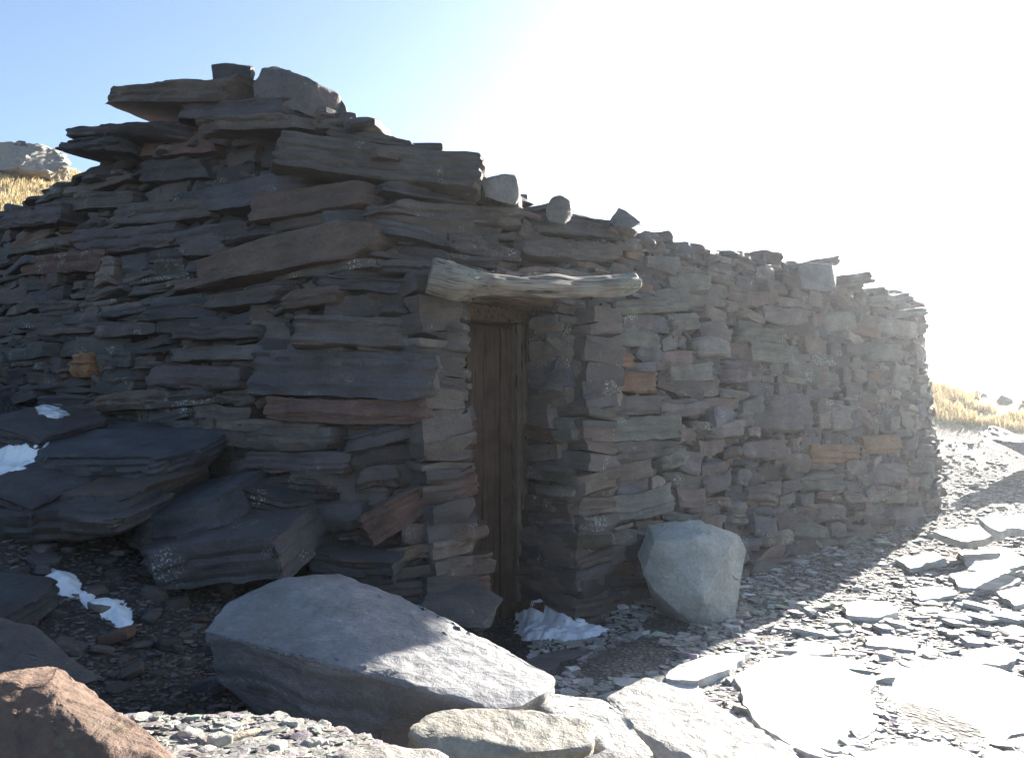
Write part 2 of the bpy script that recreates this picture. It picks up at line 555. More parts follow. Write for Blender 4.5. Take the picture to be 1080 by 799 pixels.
class Curve:
    def __init__(s, pts, smooth_n=0, step=0.02):
        d = densify(np.array(pts, float), step)
        if smooth_n:
            k = np.ones(smooth_n) / smooth_n
            pad = np.concatenate([np.repeat(d[:1], smooth_n // 2, 0), d, np.repeat(d[-1:], smooth_n // 2, 0)])
            d = np.stack([np.convolve(pad[:, i], k, 'valid') for i in range(d.shape[1])], 1)
        s.p = d[:, :2]; s.top = d[:, 2] if d.shape[1] > 2 else None
        seg = np.linalg.norm(np.diff(s.p, axis=0), axis=1)
        s.s = np.concatenate([[0], np.cumsum(seg)]); s.len = s.s[-1]
        t = np.gradient(s.p, s.s, axis=0); t /= np.linalg.norm(t, axis=1)[:, None]
        s.t = t; s.n = np.stack([t[:, 1], -t[:, 0]], 1)
    def at(s, q):
        i = lambda a: np.interp(q, s.s, a)
        p = np.array([i(s.p[:, 0]), i(s.p[:, 1])]); t = np.array([i(s.t[:, 0]), i(s.t[:, 1])]); t /= np.linalg.norm(t)
        return p, t, np.array([t[1], -t[0]])
    def topz(s, q): return float(np.interp(q, s.s, s.top))
    def near(s, x, y): return float(s.s[np.argmin((s.p[:, 0] - x) ** 2 + (s.p[:, 1] - y) ** 2)])
BATTER = 0.07
wall = Curve(cp, 15)
sL, sR = wall.near(*Lc), wall.near(*Rc)
sEnd = wall.near(4.14, 7.87)

def hit(px, py):
    """where the ray through a photo pixel meets the outer wall face -> s, z"""
    a = (px - 540) / F; b = (399.5 - py) / F
    dx, dy, dz = a, CP - SP * b, SP + CP * b
    z = 1.0
    for _ in range(4):
        pts = wall.p - wall.n * (BATTER * z)
        c = pts[:, 0] * dy - pts[:, 1] * dx
        best = None
        for i in np.nonzero(np.sign(c[:-1]) != np.sign(c[1:]))[0]:
            t = c[i] / (c[i] - c[i + 1]); y = pts[i, 1] + t * (pts[i + 1, 1] - pts[i, 1])
            if best is None or y < best[0]: best = (y, wall.s[i] + t * (wall.s[i + 1] - wall.s[i]))
        if best is None: return None
        z = HC + dz * best[0] / dy
    return best[1], z

def wpoint(curve, s, z, out=0.0):
    p, t, n = curve.at(s)
    q = p + n * (out - BATTER * z)
    return np.array([q[0], q[1], z]), t, n

hut = empty('stone_hut', (-0.2, 4.4, 0))
tag(hut, 'dark dry-stone mountain hut with a low recessed doorway under a weathered log', 'hut')
end_wall = None

# ---- big stones of the wall that can be told apart (x0, y0, x1, y1 centre line in the photo, thickness in px, tint, proud)
BL = (0.066, 0.070, 0.080); GR = (0.080, 0.078, 0.076); BR = (0.098, 0.078, 0.066); RD = (0.110, 0.074, 0.064); PU = (0.072, 0.064, 0.068); DK = (0.052, 0.051, 0.053)
GN = (0.105, 0.118, 0.108); PL = (0.125, 0.128, 0.126); OR = (0.135, 0.08, 0.054); RP = (0.105, 0.100, 0.108)
HERO = [
 (263, 394, 452, 398, 52, BL, .05), (285, 436, 450, 436, 30, RD, .03), (316, 348, 492, 359, 33, GR, .05), (216, 290, 402, 250, 40, BR, .06),
 (231, 216, 325, 196, 36, BL, .06), (272, 226, 392, 206, 28, BR, .05), (293, 164, 502, 188, 36, GR, .06), (220, 140, 348, 136, 18, BR, .05),
 (118, 164, 240, 156, 21, RD, .06), (270, 464, 355, 466, 25, GR, .03), (268, 488, 372, 488, 22, PU, .03), (378, 560, 506, 498, 36, RD, .05),
 (414, 588, 513, 558, 18, BR, .04), (372, 468, 494, 440, 20, BL, .04), (306, 369, 372, 369, 12, GR, .04), (374, 370, 442, 378, 13, BR, .03),
 (330, 300, 455, 306, 15, BL, .03), (392, 222, 556, 234, 19, GR, .05), (396, 243, 512, 262, 18, BL, .04), (466, 258, 545, 274, 20, PU, .05),
 (545, 266, 652, 268, 24, GR, .05), (400, 200, 500, 214, 16, BL, .04), (556, 236, 645, 246, 22, BL, .04), (160, 398, 264, 400, 27, PU, .03),
 (184, 376, 292, 372, 16, GR, .03), (188, 354, 280, 352, 14, DK, .03), (80, 262, 192, 250, 27, PU, .04), (28, 282, 118, 276, 24, (0.10, 0.066, 0.054), .03),
 (130, 232, 232, 222, 22, GR, .04), (225, 322, 310, 312, 18, GR, .04), (305, 320, 365, 312, 22, BR, .05), (84, 388, 106, 386, 30, (0.20, 0.115, 0.06), .05),
 (110, 288, 130, 286, 26, (0.16, 0.14, 0.125), .04), (460, 600, 515, 592, 26, BR, .03), (440, 635, 515, 625, 36, RD, .02), (275, 515, 345, 515, 26, DK, .03),
 (375, 505, 420, 500, 30, PU, .02), (60, 218, 150, 212, 18, GR, .04), (150, 190, 235, 180, 18, DK, .05), (0, 235, 70, 228, 22, PU, .03), (112, 425, 190, 420, 24, BR, .03),
 (240, 258, 300, 246, 12, DK, .04), (395, 283, 470, 290, 15, GR, .05), (405, 330, 490, 334, 14, DK, .05),
 # right of the doorway
 (728, 366, 766, 366, 27, PL, .03), (770, 354, 822, 354, 18, GN, .03), (786, 373, 836, 373, 24, GN, .03), (758, 393, 786, 392, 26, RP, .03), (698, 342, 733, 340, 21, GN, .03),
 (806, 436, 852, 436, 42, RP, .03), (870, 441, 892, 441, 30, PL, .03), (734, 507, 764, 500, 42, RP, .03), (604, 381, 664, 380, 13, OR, .03), (622, 404, 690, 402, 22, (0.13, 0.085, 0.06), .03),
 (608, 356, 694, 358, 19, GN, .03), (604, 431, 702, 426, 20, GR, .03), (600, 456, 722, 450, 27, GN, .03), (606, 482, 716, 471, 23, GR, .03), (632, 542, 708, 525, 30, GN, .03),
 (698, 396, 748, 393, 19, GN, .03), (690, 431, 742, 430, 21, RP, .03), (761, 542, 782, 541, 32, PL, .03), (786, 601, 840, 599, 24, RP, .04), (836, 612, 864, 612, 28, RP, .04),
 (912, 372, 948, 372, 22, GN, .03), (896, 430, 918, 450, 24, RP, .03), (855, 405, 880, 403, 24, GN, .03), (850, 480, 906, 478, 20, (0.15, 0.10, 0.062), .03), (780, 475, 826, 474, 22, RP, .03),
 (840, 510, 886, 508, 20, GN, .03), (916, 500, 955, 500, 22, RP, .03), (742, 455, 780, 452, 20, PL, .03), (640, 325, 720, 322, 16, GN, .04), (700, 300, 745, 300, 20, GN, .03),
 (612, 505, 650, 505, 20, DK, .03), (690, 488, 722, 480, 22, GN, .03), (800, 335, 850, 335, 20, RP, .03), (860, 340, 900, 340, 22, GN, .03), (925, 345, 965, 350, 22, PL, .03),
 (905, 470, 945, 468, 24, (0.15, 0.10, 0.062), .03), (780, 520, 815, 519, 20, RP, .03), (856, 540, 890, 540, 20, RP, .03), (830, 560, 870, 560, 20, GN, .03), (936, 545, 970, 543, 22, RP, .03),
]
hero_boxes = []
for h in HERO:
    a, b = hit(h[0], h[1]), hit(h[2], h[3])
    if a is None or b is None: continue
    mid = hit((h[0] + h[2]) / 2, (h[1] + h[3]) / 2)
    up = hit((h[0] + h[2]) / 2, (h[1] + h[3]) / 2 - h[4] / 2); dn = hit((h[0] + h[2]) / 2, (h[1] + h[3]) / 2 + h[4] / 2)
    hero_boxes.append((a, b, mid, abs(up[1] - dn[1]), h))

def in_hero(s, z):
    for a, b, m, th, h in hero_boxes:
        L2 = abs(b[0] - a[0]) / 2
        if abs(s - m[0]) < L2 * 0.97:
            sl = (b[1] - a[1]) / max(1e-3, b[0] - a[0])
            if abs(z - (m[1] + sl * (s - m[0]))) < th * 0.5: return True
    return False

def fill(batch, curve, s0, s1, z0, z1fun, hr, lr, seedrow, g=1.0, lichen=0.3, rusty=0.05, tiltn=0.05, heroes=True, res=(10, 4, 5), proudn=0.010, zlow=None, split=0.25, round_p=26.0, cutdepth=0.20):
    z = z0
    row = 0
    while True:
        h = rng.uniform(*hr)
        zt_any = False
        s = s0 - rng.uniform(0, lr[0])
        while s < s1:
            ln = rng.uniform(*lr) * (0.75 + 0.5 * rng.random())
            ln = min(ln, s1 - max(s, s0) + 0.04)
            a0 = max(s, s0); a1 = min(s + ln, s1 + 0.02)
            s += ln
            if a1 - a0 < 0.05: continue
            sc = (a0 + a1) / 2
            wav = 0.06 * float(vnoise(np.array([[sc * 0.7, seedrow + z * 0.6, 0.5]]), 5)[0])
            zc = z + h / 2 + wav
            zt = z1fun(sc)
            if zc < zt + 0.3: zt_any = True
            if zc > zt - 0.01: continue
            px, t, n = wpoint(curve, sc, zc)
            if zc < (gz(px[0], px[1]) if zlow is None else zlow) - 0.12: continue
            pieces = [(zc, h)]
            if rng.random() < split: 
                f = rng.uniform(0.35, 0.65); pieces = [(zc - h / 2 + h * f / 2, h * f), (zc + h / 2 - h * (1 - f) / 2, h * (1 - f))]
            for zz, hh in pieces:
                out = rng.normal(0, proudn) - 0.10
                if heroes and in_hero(sc, zz): out -= 0.075
                pt, t, n = wpoint(curve, sc, zz, out)
                A, B, W = frame(t, n, rng.normal(0, tiltn), rng.normal(0, 0.10), rng.normal(0, 0.07))
                k = rng.uniform(1.12, 1.42)
                batch.add(*stone(pt, A, B, W, (a1 - a0) / 2 * 1.09, rng.uniform(0.12, 0.16), hh / 2 * k, res, cuts=6, cutdepth=cutdepth, lam=0.007, tint=slate_tint(g, lichen, rusty),
                                 taper=(rng.uniform(0.6, 1.1), rng.uniform(0.6, 1.1)), round_p=round_p))
        z += h * 0.97
        row += 1
        if not zt_any and z > z0 + 0.3: break
        if z > 3.6: break

ZD = 1.74
topf = wall.topz
# left wall and corner: thin long slabs
wb = Batch()
fill(wb, wall, 0.9, sL, -0.1, lambda s: min(topf(s), ZD + 0.02), (0.05, 0.11), (0.18, 0.66), 1.0, g=1.0, lichen=0.46)
fill(wb, wall, 0.9, sL + 0.25, ZD, topf, (0.05, 0.105), (0.2, 0.66), 2.0, g=1.05, lichen=0.42)
for _ in range(1800):                              # chinking in the joints
    s = rng.uniform(0.9, sL); zt = topf(s); z = rng.uniform(0, zt - 0.05)
    pt, t, n = wpoint(wall, s, z, -0.078 + rng.normal(0, 0.010))
    A, B, W = frame(t, n, rng.normal(0, 0.25), rng.normal(0, 0.3), rng.normal(0, 0.2))
    wb.add(*stone(pt, A, B, W, rng.uniform(0.03, 0.10), 0.09, rng.uniform(0.012, 0.03), (5, 3, 3), 4, tint=slate_tint(1.0, 0.3)))
end_wall = wb.build('end_wall', M_STONE, hut)

# long wall right of the doorway: rubble, squarer, slightly paler stones, tints also lifted to paint in lens glare
wr = Batch()
fill(wr, wall, sR, sEnd + 0.5, -0.15, lambda s: min(topf(s), ZD + 0.02), (0.055, 0.13), (0.14, 0.40), 3.0, g=1.4, lichen=0.52, rusty=0.06, tiltn=0.09, split=0.22, round_p=24.0, proudn=0.008, cutdepth=0.15)
fill(wr, wall, sL + 0.2, sEnd + 0.5, ZD, topf, (0.055, 0.11), (0.16, 0.45), 4.0, g=1.35, lichen=0.45, tiltn=0.09, round_p=24.0, proudn=0.010, cutdepth=0.16)
fill(wr, wall, sEnd + 0.5, wall.len, 0.2, topf, (0.10, 0.18), (0.2, 0.5), 5.0, g=1.4, heroes=False, res=(6, 3, 4))
for _ in range(2400):
    s = rng.uniform(sR, sEnd + 0.3); zt = topf(s); z = rng.uniform(0, zt - 0.05)
    pt, t, n = wpoint(wall, s, z, -0.078 + rng.normal(0, 0.012))
    A, B, W = frame(t, n, rng.normal(0, 0.5), rng.normal(0, 0.3), rng.normal(0, 0.2))
    wr.add(*stone(pt, A, B, W, rng.uniform(0.025, 0.09), 0.09, rng.uniform(0.015, 0.035), (5, 3, 3), 4, tint=slate_tint(1.45, 0.4)))
# jambs of the doorway
DEP = 0.46
Rin = Rc - NW * DEP; Lin = Lc - NW * DEP
jr = Curve([(*Rin, 2.2), (*Rc, 2.2)])
fill(wr, jr, 0, jr.len + 0.02, -0.2, lambda s: ZD + 0.02, (0.06, 0.12), (0.2, 0.5), 6.0, g=1.1, lichen=0.4, heroes=False, zlow=-0.3)
jl = Curve([(*Lc, 2.2), (*Lin, 2.2)])
fill(wr, jl, -0.02, jl.len, -0.2, lambda s: ZD + 0.02, (0.06, 0.12), (0.2, 0.5), 7.0, g=1.0, heroes=False, zlow=-0.3, res=(6, 3, 4))
long_wall = wr.build('long_wall', M_STONE, hut)

# packed core behind the facing stones, with the doorway left open
cv, cf = [], []
def strip(curve, s0, s1, zb, zt, inset):
    ss = np.arange(s0, s1 + 0.05, 0.08)
    base = len(cv)
    for q in ss:
        q = min(q, curve.len)
        for z in (zb, (zb + zt(q)) / 2, zt(q) - 0.06):
            p, _, n = curve.at(q); r = p - n * (inset + BATTER * z); cv.append((r[0], r[1], z))
    for i in range(len(ss) - 1):
        for j in range(2):
            a = base + i * 3 + j; cf.append((a, a + 3, a + 4, a + 1))
strip(wall, 0, sL, -0.4, topf, 0.135)
strip(wall, sL - 0.15, sR + 0.15, ZD + 0.08, topf, 0.137)
strip(wall, sR, wall.len, -0.4, topf, 0.135)
strip(jr, 0, jr.len - 0.1, -0.4, lambda s: ZD + 0.1, 0.17)
strip(jl, 0.1, jl.len, -0.4, lambda s: ZD + 0.1, 0.17)
# wall round the door leaf at the back of the recess, ceiling of the recess, back wall of the hut
def quad(*p):
    b = len(cv); cv.extend([tuple(t) for t in p]); cf.append(tuple(range(b, b + len(p))))
def pl(base, along, inn, z):
    q = np.array(base) + TW * along - NW * inn
    return (q[0], q[1], z)
quad(pl(Lc, -0.4, DEP + 0.09, -0.5), pl(Lc, 1.4, DEP + 0.09, -0.5), pl(Lc, 1.4, DEP + 0.09, 2.1), pl(Lc, -0.4, DEP + 0.09, 2.1))
quad(pl(Lc, -0.3, 0.22, ZD + 0.12), pl(Lc, 1.3, 0.22, ZD + 0.12), pl(Lc, 1.3, DEP + 0.1, ZD + 0.12), pl(Lc, -0.3, DEP + 0.1, ZD + 0.12))
p0, p1 = wall.p[0], wall.p[-1]
quad((p0[0], p0[1], 0), (p0[0], p0[1], 2.7), (p1[0], p1[1], 2.4), (p1[0], p1[1], 0))
core = mesh_obj('wall_core', np.array(cv), cf, M_CORE, hut)

# roof: earth over slabs, a low mound behind the wall heads
ring = [wall.at(q)[0] - wall.at(q)[2] * 0.3 for q in np.arange(0, wall.len, 0.15)]
rz = [topf(q) - 0.10 for q in np.arange(0, wall.len, 0.15)]
cen = np.mean(ring, 0); nr = len(ring)
rv, rf = [], []
for k in range(9):
    f = k / 8
    for (r, z) in zip(ring, rz):
        q = r + (cen - r) * f
        rv.append((q[0], q[1], z * (1 - f) + 2.45 * f + 0.03 * math.sin(q[0] * 7 + q[1] * 5)))
for k in range(8):
    for i in range(nr):
        j = (i + 1) % nr
        rf.append((k * nr + i, k * nr + j, (k + 1) * nr + j, (k + 1) * nr + i))
roof = mesh_obj('roof', np.array(rv), rf, M_GROUND, hut, np.array([0.12, 0.10, 0.08, 0]))

# coping rubble on the wall heads
cb = Batch()
for q in np.arange(1.0, sEnd + 0.6, 0.035):
    left = q < sL
    for _ in range(2):
        s = q + rng.normal(0, 0.05); zt = topf(s)
        pt, t, n = wpoint(wall, s, zt + rng.normal(-0.02, 0.035), -0.05 - abs(rng.normal(0.04, 0.14)))
        A, B, W = frame(t, n, rng.normal(0, 0.12 if left else 0.2), rng.normal(0, 0.8), rng.normal(0, 0.15))
        hw = rng.uniform(0.014, 0.032) if left else rng.uniform(0.015, 0.045)
        cb.add(*stone(pt, A, B, W, rng.uniform(0.09, 0.24) if left else rng.uniform(0.06, 0.18), rng.uniform(0.06, 0.13), hw, (8, 4, 3), 6, tint=slate_tint(1.15 if left else 1.45, 0.3)))
coping = cb.build('coping', M_STONE, hut)

for (a, b, m, th, h) in hero_boxes:
    side = end_wall if m[0] < sL + 0.1 else long_wall
    pa, t, n = wpoint(wall, a[0], a[1], 0); pb, _, _ = wpoint(wall, b[0], b[1], 0)
    pm, t, n = wpoint(wall, m[0], m[1], h[6] * 0.8 - 0.092)
    A = pb - pa; ln = np.linalg.norm(A); A /= ln
    B = np.array([n[0], n[1], 0.05]); B -= A * (A @ B); B /= np.linalg.norm(B)
    W = np.cross(A, B)
    big = h[4] / h[3] if h[3] else 0
    asp = (h[2] - h[0]) / h[4]
    tint = np.array([*np.array(h[5]) * WARM * rng.uniform(0.92, 1.1), np.clip(rng.normal(0.3, 0.15), 0, 1)])
    bt = Batch()
    bt.add(*stone(pm, A, B, W, ln / 2 * 1.02, 0.13, th / 2 * 1.04, (26 if asp > 3 else 16, 6, 12 if h[4] > 25 else 8), cuts=5, rough=0.010, lam=0.010,
                  taper=(rng.uniform(0.72, 1.0), rng.uniform(0.8, 1.05)), round_p=20 if asp > 2 else 7, tint=tint, cutdepth=0.16))
    bt.build('wall_slab' if asp > 2 else 'wall_stone', M_STONE, side, 30)

# flat slabs overhanging at the top of the corner
def slab3(name, p0, p1, th, depth, tint, parent=None, label=None, cat='stone', mat=None, tp=(0.8, 0.9), res=(28, 10, 7), pitch=0.0, cutdepth=0.3, inset=0.35):
    p0 = np.array(p0); p1 = np.array(p1)
    A = p1 - p0; ln = np.linalg.norm(A); A /= ln
    B = np.array([A[1], -A[0], pitch]); B -= A * (A @ B); B /= np.linalg.norm(B)
    W = np.cross(A, B)
    bt = Batch()
    bt.add(*stone((p0 + p1) / 2 - B * depth * inset, A, B, W, ln / 2, depth / 2, th / 2, res, cuts=10, rough=0.008, lam=0.012, taper=tp, round_p=30, tint=np.array(tint), cutdepth=cutdepth))
    o = bt.build(name, mat or M_STONE, parent, 24)
    if label: tag(o, label, cat)
    return o
slab3('capstone', P(126, 112, 4.60), P(275, 100, 4.12), 0.15, 0.5, (*BR, .25), hut, tp=(0.55, 1.0), inset=0.22)
slab3('capstone', P(74, 147, 5.0), P(205, 141, 4.35), 0.075, 0.5, (*PU, .2), hut, tp=(0.7, 1.0), inset=0.22)
slab3('capstone', P(78, 163, 5.0), P(142, 153, 4.6), 0.10, 0.5, (*DK, .2), hut, tp=(0.5, 1.0), inset=0.22)
slab3('capstone', P(188, 122, 4.36), P(330, 120, 3.96), 0.125, 0.5, (*PU, .2), hut, tp=(0.7, 0.8), inset=0.22)
slab3('capstone', P(215, 139, 4.22), P(355, 136, 3.90), 0.085, 0.5, (*BR, .3), hut, inset=0.22)
slab3('capstone', P(335, 140, 3.95), P(440, 160, 3.92), 0.075, 0.45, (*GR, .2), hut, tp=(1.0, 0.4), inset=0.22)
#slab3('capstone', P(20, 188, 4.9), P(120, 176, 4.5), 0.12, 0.5, (*GR, .2), hut, inset=0.22)

# ------------------------------------------------------------------ doorway: log, door, frame
def tube(name, path, rad, mat, parent=None, nseg=36, rough=0.01, squash=1.0, seed=1, cracks=(), freq=5.0, tint=None, caps=(0.7, 0.7)):
    path = np.array(path, float); rad = np.array(rad, float)
    n = 110
    u = np.linspace(0, 1, len(path)); uu = np.linspace(0, 1, n)
    cc = np.stack([np.interp(uu, u, path[:, i]) for i in range(3)], 1)
    for _ in range(6): cc[1:-1] = (cc[:-2] + 2 * cc[1:-1] + cc[2:]) / 4
    rr = np.interp(uu, u, rad)
    for _ in range(3): rr[1:-1] = (rr[:-2] + 2 * rr[1:-1] + rr[2:]) / 4
    T = np.gradient(cc, axis=0); T /= np.linalg.norm(T, axis=1)[:, None]
    up = np.array([0, 0, 1.0])
    S = np.cross(T, up); S /= np.linalg.norm(S, axis=1)[:, None]
    U = np.cross(S, T)
    # rounded ends
    ln = np.linalg.norm(np.diff(cc, axis=0), axis=1).sum()
    for i in range(n):
        e = min(uu[i], 1 - uu[i]) * ln / (rr[i] * (caps[0] if uu[i] < 0.5 else caps[1]) + 1e-6)
        if e < 1: rr[i] *= max(0.02, math.sqrt(max(0, 1 - (1 - e) ** 2)))
    V, Lx = [], []
    for i in range(n):
        for k in range(nseg):
            th = 2 * math.pi * k / nseg
            V.append(cc[i] + rr[i] * (math.cos(th) * S[i] + math.sin(th) * U[i] * squash))
            Lx.append((uu[i] * ln, math.cos(th) * rr[i], math.sin(th) * rr[i]))
    V = np.array(V); Lx = np.array(Lx)
    nrm = V - np.repeat(cc, nseg, 0); r = np.linalg.norm(nrm, axis=1)[:, None]; nrm = nrm / np.maximum(r, 1e-5)
    d = fbm(Lx * np.array([freq, 18, 18]) + seed * 9, seed, 3) * rough * 1.4 + fbm(Lx * np.array([3, 70, 70]) + seed, seed + 5, 2) * rough * 0.4
    for (u0, u1, th0, wid, dep) in cracks:
        um = Lx[:, 0] / ln; th = np.arctan2(Lx[:, 2], Lx[:, 1])
        c = th0 + 0.35 * (um - (u0 + u1) / 2) / (u1 - u0)
        g = np.exp(-((th - c) / wid) ** 2) * smooth(u0, u0 + 0.05, um) * (1 - smooth(u1 - 0.12, u1, um))
        d = d - dep * g
    V = V + nrm * d[:, None]
    ff = []
    for i in range(n - 1):
        for k in range(nseg):
            k2 = (k + 1) % nseg
            ff.append((i * nseg + k, i * nseg + k2, (i + 1) * nseg + k2, (i + 1) * nseg + k))
    ff.append(tuple(range(nseg))[::-1]); ff.append(tuple((n - 1) * nseg + k for k in range(nseg)))
    return mesh_obj(name, V, ff, mat, parent, None, Lx + seed * 3.1)

lg = [(452, 290, 3.60), (480, 298, 3.62), (520, 300, 3.74), (560, 302, 3.90), (600, 302, 4.08), (640, 301, 4.27), (671, 299, 4.42)]
LOG = tube('lintel_log', [P(t[0], t[1], t[2] + 0.035) for t in lg], [0.088, 0.086, 0.058, 0.053, 0.057, 0.060, 0.057], M_LOG, hut, rough=0.017, seed=3, squash=0.9, cracks=[(0.44, 0.80, 2.95, 0.16, 0.036), (0.05, 0.40, 2.2, 0.12, 0.03), (0.62, 0.97, 3.5, 0.09, 0.018), (0.2, 0.6, 3.7, 0.08, 0.02)], nseg=56, caps=(0.12, 0.5))
tube('log_stub', [P(454, 276, 3.60), P(470, 285, 3.61), P(500, 296, 3.66)], [0.022, 0.040, 0.05], M_LOG, LOG, rough=0.012, seed=8)
for k in range(4):                                # inner lintels over the recess
    i0 = 0.17 + k * 0.10
    tube('inner_lintel', [pl(Lc, -0.25, i0, ZD + 0.05), pl(Lc, 0.4, i0 + 0.01, ZD + 0.06), pl(Lc, 0.95, i0, ZD + 0.05)], [0.055, 0.053, 0.055], M_BEAM, hut, rough=0.012, seed=20 + k, nseg=20)

def boxv(base, along, inn, z, sa, si, sz, bev=0.006, wob=0.0, cell=0.05, seed=1):
    """a plank lying in the frame of the long wall -> hull corner list"""
    pts = []
    for a in (along, along + sa):
        for i in (inn, inn + si):
            for zz in (z, z + sz):
                pts.append(pl(base, a, i, zz))
    return pts
door = empty('door', pl(Lc, 0.5, DEP, -0.12), hut)
ZB = -0.14
for k in range(5):
    w = 0.118
    hull_rock('door_board', boxv(Lc, 0.06 + k * (w + 0.006), DEP - 0.01 + (k % 2) * 0.006, ZB + 0.02, w, 0.03, 1.76), M_DOOR, door, cell=0.09, rough=0.004, bev=0.005, freq=3)
fr = empty('door_frame', pl(Lc, 0.5, DEP - 0.05, ZB), hut)
hull_rock('frame_post', boxv(Lc, 0.635, DEP - 0.06, ZB, 0.085, 0.09, 1.80), M_FRAME, fr, cell=0.07, rough=0.007, bev=0.008, freq=3)
hull_rock('frame_post', boxv(Lc, -0.03, DEP - 0.06, ZB, 0.085, 0.09, 1.80), M_FRAME, fr, cell=0.07, rough=0.007, bev=0.008, freq=3)
hull_rock('frame_header', boxv(Lc, -0.05, DEP - 0.075, ZB + 1.80, 0.79, 0.11, 0.09), M_BEAM, fr, cell=0.07, rough=0.008, bev=0.010, freq=3)

# ------------------------------------------------------------------ stones lying loose on the wall head
def block(name, px, label, mat=M_STONE, tint=(*GR, .25), cat='stone', parent=None, group=None, **kw):
    o = hull_rock(name, [P(*t) for t in px], mat, parent, tint, **kw)
    if label: tag(o, label, cat, group)
    return o
block('loose_stone', [(222, 68, 4.235), (240, 66, 4.213), (265, 70, 4.213), (270, 78, 4.290), (262, 99, 4.213), (226, 97, 4.235), (230, 68, 4.455), (268, 70, 4.488), (262, 99, 4.455), (230, 97, 4.455)],
      'small dark square block at the left of the topmost pile over the hut corner', tint=(*DK, .15), cell=0.02, rough=0.010, bev=0.008)
block('loose_stone', [(266, 92, 4.039), (276, 72, 4.061), (298, 71, 4.039), (330, 84, 3.910), (358, 99, 3.996), (364, 118, 4.018), (348, 130, 3.910), (325, 122, 3.866), (296, 112, 3.910), (268, 104, 4.018),
                     (290, 74, 4.428), (355, 98, 4.374), (366, 128, 4.374), (280, 112, 4.428)],
      'big pale cracked boulder crowning the hut corner, largest stone on top', M_BOULDER, (0.115, 0.10, 0.092, .4), cell=0.018, rough=0.016, bev=0.012, lam=0.006, axis=(0.75, -0.2, 0.6))
block('loose_stone', [(345, 128, 3.922), (360, 104, 4.028), (368, 118, 3.975), (376, 136, 3.922), (350, 136, 3.901), (372, 134, 4.187), (350, 130, 4.187)],
      'dark wedge-shaped stone tucked right under the big crowning boulder', tint=(*GR, .2), cell=0.02, rough=0.010, bev=0.008)
block('loose_stone', [(506, 190, 3.98), (532, 182, 4.0), (545, 186, 4.02), (549, 206, 4.02), (543, 217, 3.98), (512, 208, 3.95), (510, 190, 4.3), (545, 184, 4.3), (548, 212, 4.3)],
      'pale squarish block standing on the wall head above the log', M_BOULDER, (0.20, 0.19, 0.175, .5), cell=0.018, rough=0.010, bev=0.012)
block('loose_stone', [(573, 222, 4.25), (580, 208, 4.25), (592, 204, 4.25), (602, 210, 4.28), (605, 226, 4.3), (596, 238, 4.22), (576, 234, 4.22), (585, 207, 4.5), (602, 214, 4.5), (600, 234, 4.5)],
      'rounded egg-like grey stone on the wall head, next right of the pale block', tint=(0.12, 0.11, 0.10, .3), cell=0.018, rough=0.010, bev=0.02)
block('loose_stone', [(643, 232, 4.55), (652, 218, 4.6), (660, 222, 4.6), (676, 234, 4.6), (668, 240, 4.55), (648, 240, 4.55), (655, 220, 4.8), (678, 238, 4.8), (650, 240, 4.8)],
      'small pointed stone like a shark fin on the wall head', tint=(0.10, 0.10, 0.10, .2), cell=0.02, rough=0.008, bev=0.006)
block('loose_stone', [(842, 284, 5.7), (848, 276, 5.72), (878, 278, 5.8), (882, 302, 5.8), (872, 308, 5.72), (846, 304, 5.68), (852, 278, 6.0), (882, 282, 6.0), (880, 304, 6.0)],
      'grey cube-like stone near the far end of the wall head', tint=(0.14, 0.14, 0.14, .3), cell=0.025, rough=0.010, bev=0.012)
slab3('loose_stone', P(852, 280, 6.05), P(888, 274, 6.15), 0.09, 0.3, (0.12, 0.12, 0.12, .2), None, 'flat slab lying highest over the far half of the long wall', res=(14, 6, 5))
slab3('loose_stone', P(884, 296, 6.35), P(920, 292, 6.55), 0.10, 0.3, (0.13, 0.13, 0.13, .2), None, 'flat slab sticking out just beyond the grey cube-like stone', res=(14, 6, 5))
slab3('loose_stone', P(928, 318, 6.8), P(960, 314, 7.0), 0.09, 0.3, (0.15, 0.15, 0.145, .2), None, 'thick pale slab on the far end of the wall head', res=(14, 6, 5))
slab3('loose_stone', P(945, 332, 7.1), P(976, 327, 7.3), 0.08, 0.3, (0.12, 0.12, 0.12, .2), None, 'last flat slab on the wall head, above the far corner', res=(14, 6, 5))

# ------------------------------------------------------------------ boulders and slabs around the doorway
block('boulder', [(672, 585, 4.424), (684, 553, 4.458), (712, 549, 4.424), (748, 552, 4.424), (778, 563, 4.502), (786, 578, 4.536), (783, 600, 4.480), (776, 640, 4.346), (764, 656, 4.301), (735, 661, 4.234), (712, 642, 4.234), (690, 622, 4.278), (678, 606, 4.323),
                  (690, 570, 4.278), (735, 568, 4.256), (768, 580, 4.323), (742, 630, 4.144), (690, 566, 4.816), (770, 570, 4.928), (770, 630, 4.816), (700, 625, 4.648), (775, 656, 4.323), (755, 667, 4.256), (715, 652, 4.278), (700, 660, 4.592), (772, 660, 4.760)],
      'large pale grey-green boulder leaning on the wall right of the doorway', M_BOULDER, (0.265, 0.28, 0.27, .12), 'boulder', cell=0.02, rough=0.007, bev=0.003, freq=5.0, fine=0.5, sharp=25, extra=([P(*t) for t in [(700, 552, 4.40), (738, 548, 4.38), (752, 556, 4.36), (744, 575, 4.30), (705, 578, 4.32), (690, 566, 4.42), (720, 560, 4.8), (748, 566, 4.8), (720, 590, 4.6)]], [P(*t) for t in [(764, 566, 4.42), (780, 564, 4.5), (787, 580, 4.5), (780, 612, 4.38), (762, 600, 4.30), (770, 580, 4.8), (782, 600, 4.8)]]))
